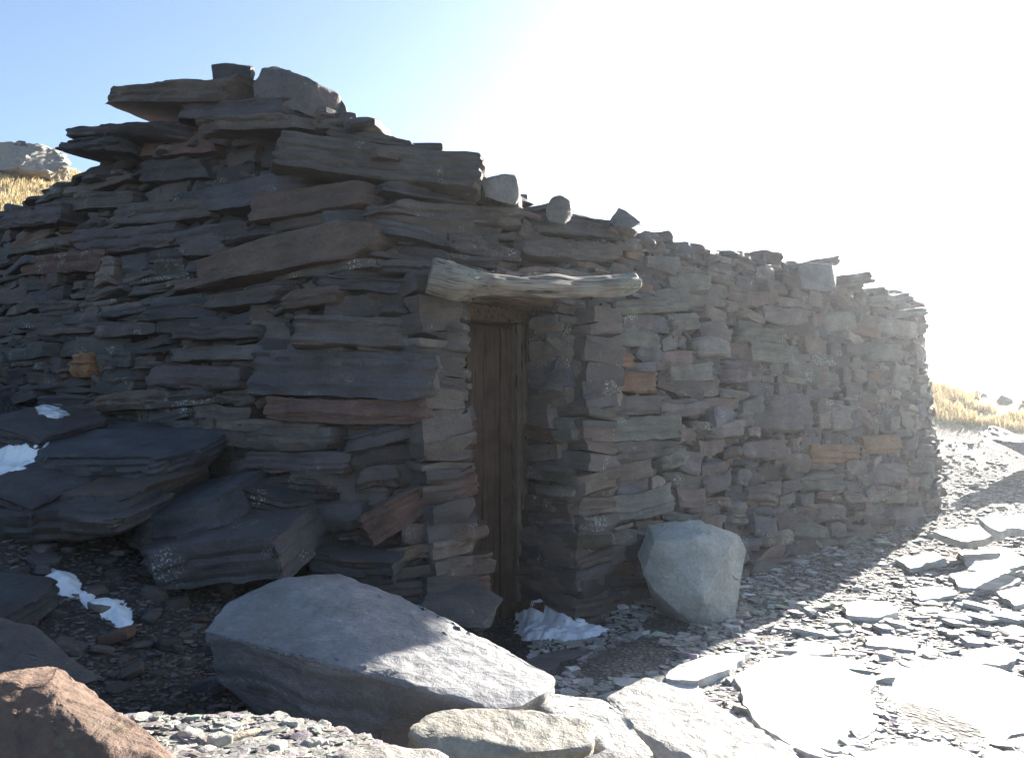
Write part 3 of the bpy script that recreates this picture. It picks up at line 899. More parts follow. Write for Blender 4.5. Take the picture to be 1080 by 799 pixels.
block('boulder', [(213, 664, 2.66), (240, 634, 2.90), (300, 607, 3.0), (360, 604, 3.07), (420, 626, 2.90), (480, 655, 2.74), (545, 692, 2.42), (586, 716, 2.26), (574, 730, 2.12), (548, 745, 2.04), (515, 747, 2.02), (440, 724, 2.07), (370, 690, 2.36), (300, 664, 2.60), (240, 654, 2.68),
                  (228, 720, 2.74), (300, 780, 2.6), (380, 800, 2.32), (480, 810, 2.2), (545, 800, 2.2), (580, 760, 2.3), (400, 720, 3.0), (260, 690, 2.9)],
      'huge flat-topped boulder in the foreground, half in shadow and half sunlit', M_BOULDER, (0.215, 0.21, 0.21, .12), 'boulder', cell=0.022, rough=0.014, bev=0.010, lam=0.004, axis=(-0.1, 0.0, 1.0), freq=3.0, fine=0.3)
block('boulder', [(64, 696, 1.70), (40, 699, 1.71), (0, 709, 1.62), (-60, 718, 1.52), (100, 724, 1.58), (150, 766, 1.44), (205, 822, 1.34), (50, 722, 1.50), (96, 778, 1.36), (130, 840, 1.27), (-60, 880, 1.28), (100, 920, 1.35), (60, 740, 2.0), (190, 860, 1.8), (-60, 760, 1.9)],
      'reddish rough boulder cut by the lower left corner of the photo', M_BOULDER, (0.13, 0.084, 0.060, .05), 'boulder', cell=0.012, rough=0.022, bev=0.012, lam=0.012, axis=(0.65, 0.1, 0.75), freq=4.5, fine=0.22)
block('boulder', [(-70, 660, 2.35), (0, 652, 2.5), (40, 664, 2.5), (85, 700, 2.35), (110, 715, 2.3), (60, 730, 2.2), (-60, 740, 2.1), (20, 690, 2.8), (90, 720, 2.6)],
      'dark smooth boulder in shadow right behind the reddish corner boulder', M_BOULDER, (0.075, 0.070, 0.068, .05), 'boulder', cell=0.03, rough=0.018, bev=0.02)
block('slab', [(430, 768, 1.867), (452, 752, 1.963), (500, 745, 1.993), (560, 748, 1.993), (615, 756, 1.978), (632, 764, 1.963), (622, 786, 1.867), (570, 792, 1.820), (480, 797, 1.804), (445, 790, 1.820), (450, 805, 1.835), (610, 800, 1.883), (540, 770, 2.057), (450, 900, 1.95), (620, 880, 1.95), (540, 880, 2.2)],
      'tan cracked slab in the foreground, lying below the huge boulder', M_BOULDER, (0.27, 0.245, 0.20, .1), cat='stone', cell=0.02, rough=0.014, bev=0.012, lam=0.014, axis=(0.05, -0.25, 0.95))
block('slab', [(560, 745, 2.135), (580, 728, 2.227), (640, 736, 2.193), (668, 762, 2.093), (690, 795, 1.992), (660, 812, 1.908), (620, 770, 2.026), (600, 775, 2.093), (680, 820, 2.009), (600, 760, 2.344), (600, 880, 2.3), (680, 900, 2.15)],
      'white sunlit slab wedged at the foot of the huge boulder', M_BOULDER, (0.33, 0.315, 0.29, .1), cell=0.022, rough=0.014, bev=0.012, lam=0.010)
block('slab', [(640, 735, 2.72), (680, 716, 2.86), (720, 724, 2.84), (770, 752, 2.70), (830, 785, 2.50), (850, 806, 2.40), (770, 815, 2.30), (700, 806, 2.36), (668, 768, 2.5), (700, 820, 2.6), (800, 800, 2.8), (680, 750, 2.9)],
      'layered pale bedrock slab in the foreground, left of the flagstones', M_BOULDER, (0.31, 0.29, 0.265, .2), cell=0.02, rough=0.012, bev=0.010, lam=0.014, axis=(0.5, -0.35, 0.8), freq=3.5)
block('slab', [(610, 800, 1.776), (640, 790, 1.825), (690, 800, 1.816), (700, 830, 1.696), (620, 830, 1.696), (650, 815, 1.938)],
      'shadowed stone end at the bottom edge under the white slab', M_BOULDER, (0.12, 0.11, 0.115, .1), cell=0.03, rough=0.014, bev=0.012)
block('slab', [(352, 800, 1.468), (372, 786, 1.538), (430, 792, 1.538), (470, 797, 1.538), (480, 815, 1.468), (380, 820, 1.433), (420, 800, 1.608)],
      'small jagged stone at the bottom edge below the tan slab', M_BOULDER, (0.24, 0.22, 0.19, .1), cell=0.02, rough=0.02, bev=0.01, lam=0.015)

# heap of slabs in the shade against the end wall
SH = [
 ((20, 490), (214, 492), 34, 3.75, .62, BL, 'long blue-grey slab high on the shaded heap, beside the big snow patch'),
 ((22, 523), (180, 524), 26, 3.55, .6, BR, 'brown square-ended slab under the long blue-grey slab'),
 ((128, 560), (250, 545), 44, 3.50, .55, BL, 'blue-grey slab leaning right at the middle of the shaded heap'),
 ((140, 598), (316, 582), 52, 3.35, .6, (0.085, 0.078, 0.082), 'slab with white lichen spots just above the huge boulder'),
 ((-30, 552), (150, 545), 40, 3.42, .6, DK, 'broad dark slab at the left edge above the lower snow patch'),
 ((-150, 655), (-8, 664), 36, 2.75, .4, DK, 'low dark slab at the left edge beside the lower snow patch'),
 ((-40, 520), (40, 545), 36, 3.4, .5, PU, 'purple-grey slab at the left edge under the big snow patch'),
 ((-20, 455), (60, 470), 30, 4.0, .5, PU, 'small purplish slab topmost on the heap at the left edge'),
 ((75, 470), (170, 478), 22, 4.05, .5, DK, 'dark slab at the top of the heap against the end wall'),
 ((60, 545), (130, 556), 24, 3.3, .4, PU, 'short slab wedged between the dark broad slab and the leaning one'),
 ((230, 520), (330, 540), 34, 3.75, .5, DK, 'dark slab at the foot of the end wall behind the lichen-spotted one'),
 ((310, 590), (420, 606), 30, 3.62, .4, DK, 'dark slab at the foot of the corner behind the huge boulder'),
 ((430, 648), (512, 662), 22, 3.55, .35, GR, 'grey slab behind the huge boulder below the doorway corner'),
]
for a, b, th, d, dep, col, lab in SH:
    lich = 0.62 if 'lichen' in lab else 0.15
    slab3('slab', P(a[0], a[1], d + 0.05), P(b[0], b[1], d - 0.02), th / F * d, dep, (*np.array(col) * 0.85, lich), None, lab, 'stone', M_STONE, (0.9, 0.85), (34, 16, 8), pitch=-0.22, cutdepth=0.30)

# earth and rubble core under the heap is the ground; small rubble fills it
hb = Batch()
for _ in range(260):
    px = rng.uniform(-60, 430); d = rng.uniform(2.6, 4.6)
    x = (px - 540) / F * d
    w = wall.near(x, d)
    pw, _, nw = wall.at(w)
    if (np.array([x, d]) - pw) @ nw < 0.02: continue
    A, B, W = frame(np.array([1.0, 0.0]), np.array([0, -1.0]), rng.normal(0, 0.2), rng.uniform(0, 6.28), rng.normal(0, 0.2))
    s = rng.uniform(0.015, 0.06)
    hb.add(*stone(np.array([x, d, gz(x, d) + s * 0.1]), A, B, W, s, s * rng.uniform(0.5, 0.9), s * rng.uniform(0.2, 0.5), (5, 4, 3), 5, tint=slate_tint(1.1, 0.1)))
tag(hb.build('rubble', M_STONE), kind='stuff')

# ------------------------------------------------------------------ flagstones of the path
def plate(name, outline, th, tint, rough, n=110, K=16):
    """a flat slab with a broken, slightly ragged edge"""
    sh = rng.uniform(-40, 40, 3)
    c = outline.mean(0)
    pp = np.vstack([outline, outline[:1]])
    cs = np.concatenate([[0], np.cumsum(np.linalg.norm(np.diff(pp, axis=0), axis=1))])
    q = np.linspace(0, cs[-1], n, endpoint=False)
    out = np.stack([np.interp(q, cs, pp[:, i]) for i in range(3)], 1)
    for _ in range(2): out = (np.roll(out, 1, 0) + 2 * out + np.roll(out, -1, 0)) / 4
    size = np.linalg.norm(out - c, axis=1).mean()
    d = fbm(out * 1.7 / size + sh, 3, 2) * 0.16 + np.round(fbm(out * 5 / size + sh, 5, 2) * 3) / 3 * 0.035 + fbm(out * 18 / size + sh, 7, 2) * 0.025
    out = c + (out - c) * (1 + d)[:, None]
    V = []
    for k in range(K + 1):
        f = math.sin(k / K * math.pi / 2) if k else 0.0
        r = c + (out - c) * f
        r[:, 2] += fbm(r * 2.5 + sh, 11, 3) * rough * 2.2 + fbm(r * 16 + sh, 13, 3) * rough * 0.5 - (0.006 if k == K else 0)
        lay = np.round(fbm(r * 3 + sh, 17, 2) * 3) * 0.004
        r[:, 2] += lay * smooth(0.6, 0.95, f)
        V.append(r)
    for f, dz in ((1.012, 0.3), (1.0, 0.6), (0.97, 1.0)):
        r = c + (out - c) * (f + 0.015 * fbm(out * 14 / size + sh + dz * 5, 19, 2))[:, None]
        r[:, 2] = V[K][:, 2] - th * dz
        V.append(r)
    m = len(V)
    V = np.vstack(V)
    i = np.arange(n); j = (i + 1) % n
    F_ = np.concatenate([np.stack([k * n + i, (k + 1) * n + i, (k + 1) * n + j, k * n + j], 1) for k in range(m - 1)])
    ff = [tuple(t) for t in F_] + [tuple(((m - 1) * n + i)[::-1])]
    return mesh_obj(name, V, ff, M_FLAG, None, np.array(tint), V + sh, 40)
FLAGS = []
def flag(pts, z, th, label, tint=(0.42, 0.41, 0.39, .08), cat='flagstone', name='flagstone', dz=0.0, group=None, rough=0.007):
    top = [PG(px, py, 0.0) for px, py in pts]
    for _ in range(5):                                       # laid on the slope of the ground below it
        A_ = np.array([[t[0], t[1], 1.0] for t in top])
        k_ = np.linalg.lstsq(A_, gheight(np.array([t[0] for t in top]), np.array([t[1] for t in top]), False), rcond=None)[0]
        k_[:2] = np.clip(k_[:2], -0.12, 0.12)
        cm_ = A_.mean(0); k_[2] = gz(cm_[0], cm_[1]) - k_[:2] @ cm_[:2]
        top = [PG(px, py, float(a_ @ k_) + z) for (px, py), a_ in zip(pts, A_)]
    FLAGS.append(np.array([t[:2] for t in top]))
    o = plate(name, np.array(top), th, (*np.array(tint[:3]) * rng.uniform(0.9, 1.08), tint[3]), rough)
    if label: tag(o, label, cat, group)
    return o
flag([(776, 712), (800, 691), (855, 688), (908, 693), (920, 712), (931, 768), (905, 777), (845, 786), (812, 770), (786, 742)], 0.02, 0.07, 'big squarish white flagstone left of the widest one')
flag([(919, 705), (955, 696), (1010, 697), (1065, 710), (1100, 725), (1110, 770), (1050, 787), (1012, 788), (955, 766), (935, 745)], 0.02, 0.07, 'widest white flagstone, at the right edge of the path')
flag([(905, 796), (950, 785), (1000, 786), (1030, 800), (1010, 840), (900, 835)], 0.03, 0.09, 'flagstone cut by the bottom edge below the two big ones')
flag([(1035, 795), (1090, 788), (1120, 800), (1110, 830), (1040, 830)], 0.03, 0.08, 'flagstone at the bottom right corner')
flag([(1012, 690), (1030, 681), (1065, 682), (1078, 692), (1060, 700), (1020, 699)], 0.03, 0.06, 'small rounded slab just beyond the widest flagstone')
flag([(912, 671), (935, 668), (968, 676), (966, 684), (915, 680)], 0.03, 0.06, 'small dark-edged slab between the chips beyond the two big flagstones')
flag([(830, 682), (845, 674), (878, 680), (880, 690), (845, 692)], 0.025, 0.05, 'small flat slab touching the far edge of the squarish flagstone')
flag([(888, 638), (905, 632), (940, 636), (945, 645), (925, 652), (895, 648)], 0.035, 0.05, 'pale flat slab in the middle of the path by the shadow edge')
flag([(712, 702), (745, 690), (790, 688), (770, 706), (735, 720), (700, 716)], 0.025, 0.06, 'flagstone lying across the shadow edge near the leaning boulder')
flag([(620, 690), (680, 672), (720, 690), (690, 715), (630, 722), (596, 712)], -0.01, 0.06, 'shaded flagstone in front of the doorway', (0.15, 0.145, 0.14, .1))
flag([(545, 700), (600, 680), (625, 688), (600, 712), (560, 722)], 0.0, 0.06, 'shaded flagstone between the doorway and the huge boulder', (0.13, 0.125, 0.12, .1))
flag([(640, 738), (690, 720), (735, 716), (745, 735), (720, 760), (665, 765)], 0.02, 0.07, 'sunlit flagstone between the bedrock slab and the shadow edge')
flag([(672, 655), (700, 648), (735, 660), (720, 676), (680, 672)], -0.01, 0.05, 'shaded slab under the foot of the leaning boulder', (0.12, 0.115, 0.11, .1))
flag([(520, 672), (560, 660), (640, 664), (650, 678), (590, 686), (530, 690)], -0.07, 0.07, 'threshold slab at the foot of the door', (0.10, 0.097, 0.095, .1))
R2 = [
 ([(945, 590), (985, 582), (1000, 592), (960, 600)], .05, 'thin slab at the tip of the hut shadow'),
 ([(1010, 580), (1060, 576), (1090, 590), (1060, 602), (1020, 598)], .12, 'tilted broad slab right of the shadow tip'),
 ([(1000, 604), (1045, 600), (1080, 612), (1050, 622), (1010, 618)], .10, 'slab with a dark front edge on the right side of the path'),
 ([(1050, 622), (1095, 618), (1110, 630), (1070, 640)], .07, 'slab cut by the right edge above the chips'),
 ([(985, 560), (1030, 553), (1060, 562), (1020, 572)], .10, 'slab by the foot of the far corner of the hut'),
 ([(1035, 545), (1085, 540), (1100, 552), (1055, 560)], .10, 'slab at the right edge on the scree'),
 ([(1010, 520), (1050, 516), (1064, 524), (1024, 531)], .08, 'flat stone on the scree beside the wall edge'),
 ([(960, 620), (1000, 618), (1010, 628), (970, 632)], .05, 'pale slab among chips between shadow edge and right side'),
]
for pts, z, lab in R2:
    flag(pts, 0.012 + z * 0.12, 0.05, lab, (0.36, 0.35, 0.33, .1), 'stone', 'slab', dz=0.03, rough=0.012)

# bigger slab casting the dark band at the right edge
block('slab', [(1030, 455, 9.3), (1045, 448, 9.6), (1085, 462, 9.4), (1110, 470, 9.3), (1110, 492, 9.0), (1070, 476, 9.0), (1090, 480, 9.9), (1040, 462, 9.0)],
      'dark broken rock face at the right edge below the dry grass', M_BOULDER, (0.09, 0.085, 0.085, .1), cell=0.06, rough=0.03, bev=0.02)
block('boulder', [(1048, 426, 13.0), (1056, 416, 13.1), (1068, 421, 13.0), (1076, 439, 13.0), (1050, 441, 12.9), (1060, 418, 13.4), (1074, 441, 13.4), (1050, 441, 13.4)],
      'small pointed rock on the grassy crest at the right', M_BOULDER, (0.24, 0.23, 0.22, .1), 'boulder', cell=0.04, rough=0.02, bev=0.01)
block('boulder', [(1018, 415, 13.2), (1030, 411, 13.3), (1042, 417, 13.2), (1040, 439, 13.0), (1020, 437, 13.0), (1032, 415, 13.7)],
      'low pale rock half sunk in the grassy crest', M_BOULDER, (0.34, 0.32, 0.30, .1), 'boulder', cell=0.04, rough=0.02, bev=0.01)

# loose plates scattered on the sunny path: nothing tells these apart
for k in range(46):
    for _ in range(30):
        px = rng.uniform(700, 1150); py = rng.uniform(470, 790)
        g = PG(px, py, 0.0)
        if g[1] > 9.5 or g[1] < 2.5: continue
        sdist = wall.near(g[0], g[1]); pw, _, nw = wall.at(sdist)
        off = (g[:2] - pw) @ nw
        if off > 0.95 and g[0] < 8 and not any(np.hypot(*(f.mean(0) - g[:2])) < 0.12 + np.hypot(*(f - f.mean(0)).T).mean() for f in FLAGS): break
    z = gz(g[0], g[1])
    A, B, W = frame(np.array([1.0, 0]), np.array([0, -1.0]), rng.normal(0, 0.08), rng.uniform(0, 6.28), rng.normal(0, 0.12))
    s = rng.uniform(0.035, 0.10)
    bt = Batch()
    bt.add(*stone(np.array([g[0], g[1], z + 0.015]), A, B, W, s, s * rng.uniform(0.55, 0.9), rng.uniform(0.008, 0.018), (9, 7, 3), 8, tint=np.array([*np.array([0.32, 0.31, 0.295]) * rng.uniform(0.7, 1.2), 0.1])))
    tag(bt.build('slate_plate', M_FLAG), 'small flat slate plate lying loose among chips on the sunny path', 'stone', 'loose slate plates on the sunny path')

def on_ground(px, py):
    o = np.array([0, 0, HC]); dr = P(px, py, 1.0) - o
    for k in np.arange(0.8, 12, 0.01):
        q = o + dr * k
        if q[2] < gz(q[0], q[1]): return q
    return q
def pebble(px, py, w, flat, label, group=None, yaw=0.0, asp=0.7, col=(0.36, 0.34, 0.30), name='pebble', tilt=0.0):
    q = on_ground(px, py); a = w / F * q[1] / 2
    A, B, W = frame(np.array([1.0, 0]), np.array([0, -1.0]), tilt, yaw, 0.0)
    bt = Batch()
    bt.add(*stone(q + np.array([0, 0, a * flat * 0.3]), A, B, W, a, a * asp, a * flat, (10, 8, 6), 9, rough=0.006, lam=0.003, round_p=4.0, tint=np.array([*col, 0.1])))
    tag(bt.build(name, M_BOULDER), label, 'stone', group)
pebble(254, 779, 62, 0.16, 'long tan stone splinter lying on the sunlit gravel at the bottom', None, -0.75, 0.22, (0.33, 0.27, 0.19), 'stone_splinter')
for px, py, w in ((182, 768, 20), (200, 778, 24), (232, 786, 26), (308, 766, 22), (330, 786, 20), (352, 768, 18), (292, 790, 22), (390, 770, 18), (216, 795, 20)):
    pebble(px, py, w, 0.55, 'pale angular pebble among the sunlit gravel at the bottom edge', 'pale pebbles on the sunlit bank', rng.uniform(0, 3))

# ------------------------------------------------------------------ gravel of slate chips
def chips(n, sampler, smin, smax, gain):
    tv, tf = template(2, 2, 1)
    V, Fc, T = [], [], []
    tr = np.random.default_rng(77 + n)
    xs, ys = sampler(n, tr)
    zs = gheight(xs, ys)
    base = tv * (1 / np.maximum(1, np.abs(tv[:, :2]).sum(1))[:, None] ** 0.35)
    m = len(base); k = len(xs)
    sz = smin * (smax / smin) ** (tr.random(k) ** 2.2)
    jit = 1 + tr.uniform(-0.4, 0.4, (k, m, 3))
    p = base[None] * jit * np.stack([sz, sz * tr.uniform(0.45, 0.95, k), sz * tr.uniform(0.08, 0.24, k)], 1)[:, None, :]
    yaw = tr.uniform(0, 6.28, k); tx = tr.normal(0, 0.10, k); ty = tr.normal(0, 0.10, k)
    c, s = np.cos(tx), np.sin(tx); y, z = p[:, :, 1] * c[:, None] - p[:, :, 2] * s[:, None], p[:, :, 1] * s[:, None] + p[:, :, 2] * c[:, None]
    p[:, :, 1], p[:, :, 2] = y, z
    c, s = np.cos(ty), np.sin(ty); x, z = p[:, :, 0] * c[:, None] - p[:, :, 2] * s[:, None], p[:, :, 0] * s[:, None] + p[:, :, 2] * c[:, None]
    p[:, :, 0], p[:, :, 2] = x, z
    c, s = np.cos(yaw), np.sin(yaw); x, y = p[:, :, 0] * c[:, None] - p[:, :, 1] * s[:, None], p[:, :, 0] * s[:, None] + p[:, :, 1] * c[:, None]
    p[:, :, 0], p[:, :, 1] = x, y
    p = p + np.stack([xs, ys, zs + sz * 0.15], 1)[:, None, :]
    f = (tf[None] + (np.arange(k) * m)[:, None, None]).reshape(-1, 4)
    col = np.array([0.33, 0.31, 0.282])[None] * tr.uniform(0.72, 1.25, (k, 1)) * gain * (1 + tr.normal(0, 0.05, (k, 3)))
    t = np.repeat(np.concatenate([col, np.zeros((k, 1))], 1), m, 0)
    return p.reshape(-1, 3), f, t
def samp_view(d0, d1, x0, x1, power=1.0):
    def f(n, tr):
        d = d0 * (d1 / d0) ** (tr.random(n) ** power); px = tr.uniform(x0, x1, n)
        x = (px - 540) / F * d; y = d
        keep = np.ones(n, bool)
        pts = wall.p[::6]; nn = wall.n[::6]
        dd = (x[:, None] - pts[None, :, 0]) ** 2 + (y[:, None] - pts[None, :, 1]) ** 2
        i = dd.argmin(1)
        off = (x - pts[i, 0]) * nn[i, 0] + (y - pts[i, 1]) * nn[i, 1]
        keep = off > -0.02
        for pl0 in FLAGS:
            pl_ = pl0.mean(0) + (pl0 - pl0.mean(0)) * 0.93
            ins = np.zeros(n, bool); j = len(pl_) - 1
            for i2 in range(len(pl_)):
                xi, yi = pl_[i2]; xj, yj = pl_[j]
                ins ^= ((yi > y) != (yj > y)) & (x < (xj - xi) * (y - yi) / (yj - yi + 1e-12) + xi)
                j = i2
            keep &= ~ins
        return x[keep], y[keep]
    return f
parts = [chips(9000, samp_view(2.0, 3.6, -80, 640), 0.005, 0.020, 0.42), chips(9000, samp_view(1.25, 2.05, 60, 700), 0.004, 0.020, 0.72), chips(44000, samp_view(2.3, 9.5, 560, 1350), 0.006, 0.030, 1.0), chips(3500, samp_view(2.6, 10.5, 600, 1180), 0.015, 0.06, 1.1)]  # lower gain paints shade into the left-hand and bank chips
off, V, Fc, T = 0, [], [], []
for v, f, t in parts:
    V.append(v); Fc.append(f + off); T.append(t); off += len(v)
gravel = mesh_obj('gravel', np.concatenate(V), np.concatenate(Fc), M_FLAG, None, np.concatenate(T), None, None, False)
tag(gravel, kind='stuff')

# ------------------------------------------------------------------ old snow
bpy.context.view_layer.update()
DG = bpy.context.evaluated_depsgraph_get()
def drop(x, y, z):
    h = scene.ray_cast(DG, Vector((x, y, z)), Vector((0, 0, -1)), distance=1.2)
    return h[1].z if h[0] else z
def snow(px, d0, label, th=0.05, seed=1, thin=False, slope=0.30):
    """old snow given by its outline, settled on the ground and slabs below it"""
    o = np.array([0, 0, HC]); pts = []
    for x, y, d in px:
        h = scene.ray_cast(DG, Vector(o), (Vector(P(x, y, 1.0)) - Vector(o)).normalized())
        pts.append(np.array(h[1]) if h[0] else P(x, y, d))
    c = np.median(np.array(pts), 0)
    nrm = np.array([0.0, -slope, 1.0])
    out = []
    for x, y, d in px:                                       # outline on the gentle slope through its middle
        dr = P(x, y, 1.0) - o
        out.append((o + dr * ((c - o) @ nrm) / (dr @ nrm))[:2])
    out = np.array(out)
    st = 0.008
    gx_ = np.arange(out[:, 0].min() - 0.06, out[:, 0].max() + 0.06, st); gy_ = np.arange(out[:, 1].min() - 0.06, out[:, 1].max() + 0.06, st)
    X_, Y_ = np.meshgrid(gx_, gy_); q = np.stack([X_.ravel(), Y_.ravel()], 1)
    ins = np.zeros(len(q), bool); dist = np.full(len(q), 9.0); m = len(out)
    for a in range(m):
        p, r = out[a], out[(a + 1) % m]
        e = r - p; t = np.clip(((q - p) @ e) / (e @ e), 0, 1)
        dist = np.minimum(dist, np.linalg.norm(q - p - t[:, None] * e, axis=1))
        cond = ((p[1] > q[:, 1]) != (r[1] > q[:, 1])) & (q[:, 0] < (r[0] - p[0]) * (q[:, 1] - p[1]) / (r[1] - p[1] + 1e-12) + p[0])
        ins ^= cond
    sd = np.where(ins, dist, -dist)
    q3 = np.concatenate([q, np.zeros((len(q), 1))], 1)
    sd = sd + 0.035 * fbm(q3 * 14 + seed, seed, 3) + 0.012 * fbm(q3 * 60 + seed, seed + 3, 2)
    pz = c[2] + slope * (q[:, 1] - c[1])
    base = np.array([drop(a[0], a[1], z + 0.09) if s_ > -0.03 else z for a, z, s_ in zip(q, pz, sd)])
    base = np.clip(base, pz - 0.05, pz + 0.03).reshape(X_.shape)
    for _ in range(3):
        b = base.copy()
        b[1:-1, 1:-1] = (base[:-2, 1:-1] + base[2:, 1:-1] + base[1:-1, :-2] + base[1:-1, 2:]) / 4
        base = b
    z = base.ravel() + th * smooth(0.0, 0.07, sd) * (0.7 + 0.5 * fbm(q3 * 18 + seed, seed + 8, 3)) + 0.010 * smooth(-0.004, 0.012, sd) - 0.008
    v = np.stack([q[:, 0], q[:, 1], z], 1)
    ii = np.arange(len(q)).reshape(X_.shape)
    f = np.stack([ii[:-1, :-1].ravel(), ii[:-1, 1:].ravel(), ii[1:, 1:].ravel(), ii[1:, :-1].ravel()], 1)
    f = f[(sd[f] > -0.004).any(1)]
    used = np.unique(f); remap = np.zeros(len(q), np.int64); remap[used] = np.arange(len(used))
    return tag(mesh_obj('snow_patch', v[used], remap[f], M_SNOW_THIN if thin else M_SNOW), label, 'snow patch')
snow([(-25, 488, 3.7), (0, 474, 3.8), (30, 464, 3.9), (62, 470, 3.85), (40, 482, 3.7), (26, 500, 3.55), (0, 508, 3.5), (-25, 510, 3.5)], 3.5, 'bright snow patch at the left edge on the shaded slab heap', 0.03, seed=3)
snow([(34, 432, 4.4), (55, 430, 4.45), (78, 438, 4.4), (60, 444, 4.35), (42, 442, 4.35)], 4.4, 'thin small snow streak highest on the slab heap', 0.012, seed=5, thin=True)
snow([(36, 622, 2.75), (52, 607, 2.85), (84, 609, 2.88), (104, 622, 2.85), (128, 618, 2.85), (140, 640, 2.75), (130, 650, 2.68), (108, 636, 2.7), (80, 630, 2.68), (50, 630, 2.68)], 2.8, 'blue-white snow patch low on the left, between shaded slabs and gravel', 0.035, seed=7)
snow([(546, 655, 4.15), (550, 632, 4.5), (560, 634, 4.55), (590, 648, 4.3), (625, 660, 4.15), (642, 670, 4.02), (618, 676, 3.95), (575, 672, 4.0), (550, 668, 4.05)], 4.2, 'snow drift lying inside the doorway recess', 0.05, seed=9, slope=0.12)
snow([(778, 624, 4.45), (786, 619, 4.5), (797, 625, 4.45), (788, 629, 4.4)], 4.5, 'tiny snow remnant at the foot of the wall right of the leaning boulder', 0.015, seed=11)

# ------------------------------------------------------------------ dry grass on the slopes and on the roof edge
def blades(xs, ys, zs, hmin, hmax, tr, wid=0.006, spread=0.5):
    k = len(xs)
    h = tr.uniform(hmin, hmax, k); a = tr.uniform(0, 6.28, k); l = tr.uniform(0.1, spread, k) * h
    dx, dy = np.cos(a) * l, np.sin(a) * l
    b = a + tr.uniform(-1.6, 1.6, k); w = tr.uniform(0.6, 1.4, k) * wid
    wx, wy = -np.sin(b) * w, np.cos(b) * w
    p0 = np.stack([xs - wx, ys - wy, zs], 1); p1 = np.stack([xs + wx, ys + wy, zs], 1)
    m0 = np.stack([xs + dx * 0.4 - wx * 0.7, ys + dy * 0.4 - wy * 0.7, zs + h * 0.6], 1); m1 = np.stack([xs + dx * 0.4 + wx * 0.7, ys + dy * 0.4 + wy * 0.7, zs + h * 0.6], 1)
    t = np.stack([xs + dx, ys + dy, zs + h * 0.95], 1)
    v = np.stack([p0, p1, m1, m0, t], 1).reshape(-1, 3)
    i = (np.arange(k) * 5)[:, None]
    f = np.concatenate([i + np.array([[0, 1, 2]]), i + np.array([[0, 2, 3]]), i + np.array([[3, 2, 4]])])
    c = np.array([0.50, 0.385, 0.20])[None] * tr.uniform(0.55, 1.35, (k, 1)) * (1 + tr.normal(0, 0.06, (k, 3)))
    return v, f, np.repeat(np.concatenate([c, np.ones((k, 1))], 1), 5, 0)
def grass_area(n, d0, d1, x0, x1, seed, hmin, hmax, wid):
    tr = np.random.default_rng(seed)
    d = tr.uniform(d0, d1, n); px = tr.uniform(x0, x1, n)
    x = (px - 540) / F * d + tr.normal(0, 0.02, n)
    q = np.stack([x, d, np.zeros(n)], 1)
    keep = (vnoise(q * 1.6, 31) + 0.6 * vnoise(q * 4, 33)) > -0.12
    x, d = x[keep], d[keep]
    return blades(x, d, gheight(x, d) - 0.01, hmin, hmax, tr, wid)
gs = [grass_area(52000, 11.2, 15.5, 930, 1420, 1, 0.04, 0.17, 0.008), grass_area(52000, 13.0, 23, -420, 180, 2, 0.04, 0.18, 0.010)]
tr = np.random.default_rng(9)
q = np.abs(tr.normal(0, 1, 900)); ss = tr.uniform(wall.near(-0.9, 3.75), wall.near(-0.2, 3.9), 900)
rp = np.array([wall.at(s)[0] - wall.at(s)[2] * (0.30 + 0.12 * k) for s, k in zip(ss, q)]); rzz = np.array([topf(s) + 0.0 for s in ss])
gs.append(blades(rp[:, 0], rp[:, 1], rzz, 0.03, 0.09, tr, 0.002, 0.9))
off, V, Fc, T = 0, [], [], []
for v, f, t in gs:
    V.append(v); Fc.append(f + off); T.append(t); off += len(v)
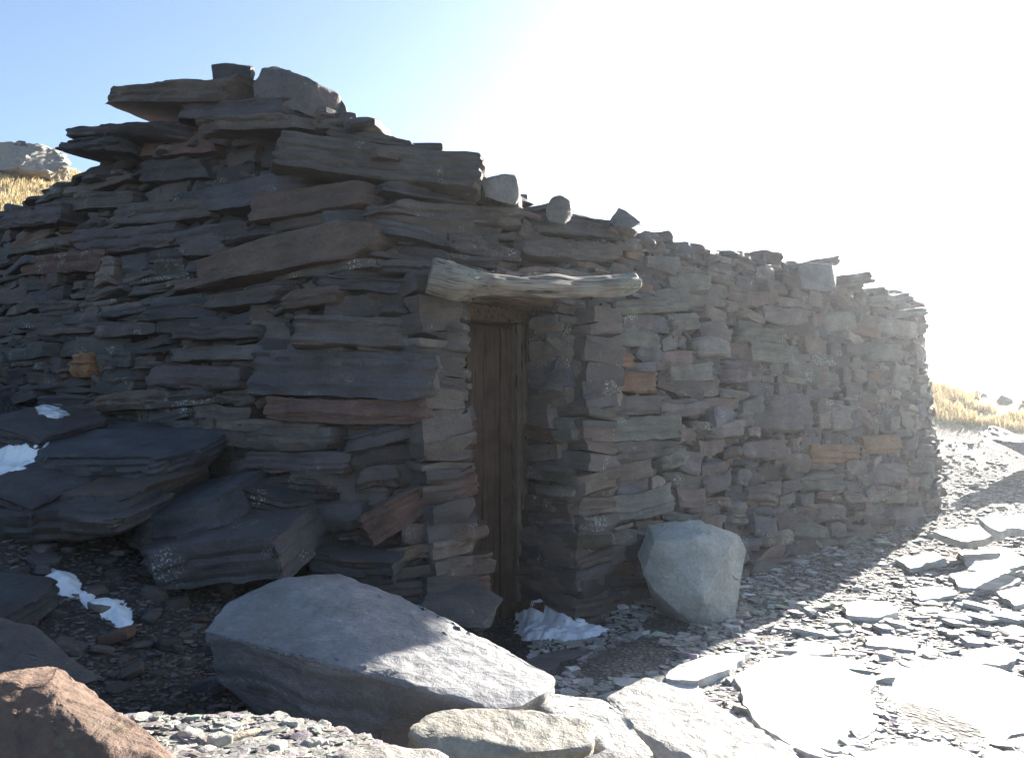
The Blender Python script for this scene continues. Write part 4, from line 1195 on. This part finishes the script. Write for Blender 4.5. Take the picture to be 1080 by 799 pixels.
tag(mesh_obj('grass', np.concatenate(V), np.concatenate(Fc), M_GRASS, None, np.concatenate(T), None, None, False), kind='stuff')

# ------------------------------------------------------------------ rock outcrop on the slope behind the hut
oc = []
def och(pts): return [P(*t) for t in pts]
block('rock_outcrop', [(-60, 175, 18.5), (-50, 158, 18.8), (0, 153, 19), (20, 150, 19), (45, 155, 19), (66, 163, 19), (72, 176, 18.6), (50, 182, 18.2), (20, 178, 18), (-30, 182, 18), (0, 158, 21), (60, 168, 21), (-60, 205, 20), (0, 205, 20), (66, 205, 20), (70, 205, 21.5), (-60, 205, 21.5)],
      'weathered grey rock outcrop on the grassy slope behind the hut', M_BOULDER, (0.24, 0.22, 0.19, .2), 'outcrop', cell=0.10, rough=0.16, bev=0.04, lam=0.05, freq=1.6)
block('boulder', [(14, 153, 18.9), (20, 148, 19), (27, 149, 19), (29, 154, 18.9), (18, 149, 19.4), (28, 153, 19.4)], 'small dark stone perched on the rock outcrop', M_BOULDER, (0.07, 0.065, 0.065, .1), 'boulder', cell=0.04, rough=0.02, bev=0.01)

# ------------------------------------------------------------------ added scattering air over everything, standing in for lens glare
zlo, zhi = float(gv[:, 2].min()) - 1.0, float(gv[:, 2].max()) + 2.5
hx = float(np.abs(gv[:, :2]).max()) + 2
hm = bpy.data.materials.new('glare_air'); hm.use_nodes = True
hm.node_tree.nodes.clear()
ho = hm.node_tree.nodes.new('ShaderNodeOutputMaterial'); hp = hm.node_tree.nodes.new('ShaderNodeVolumePrincipled')
hp.inputs['Color'].default_value = (0.90, 0.95, 1.0, 1)
hp.inputs['Density'].default_value = 0.0018
hp.inputs['Anisotropy'].default_value = 0.75
hm.node_tree.links.new(hp.outputs[0], ho.inputs['Volume'])
hv = [(x, y, z) for x in (-hx, hx) for y in (-hx, hx) for z in (zlo, zhi)]
hf = [(0, 1, 3, 2), (4, 6, 7, 5), (0, 4, 5, 1), (2, 3, 7, 6), (0, 2, 6, 4), (1, 5, 7, 3)]
tag(mesh_obj('glare_veil', np.array(hv), hf, hm, None, None, None, None, False), kind='stuff')
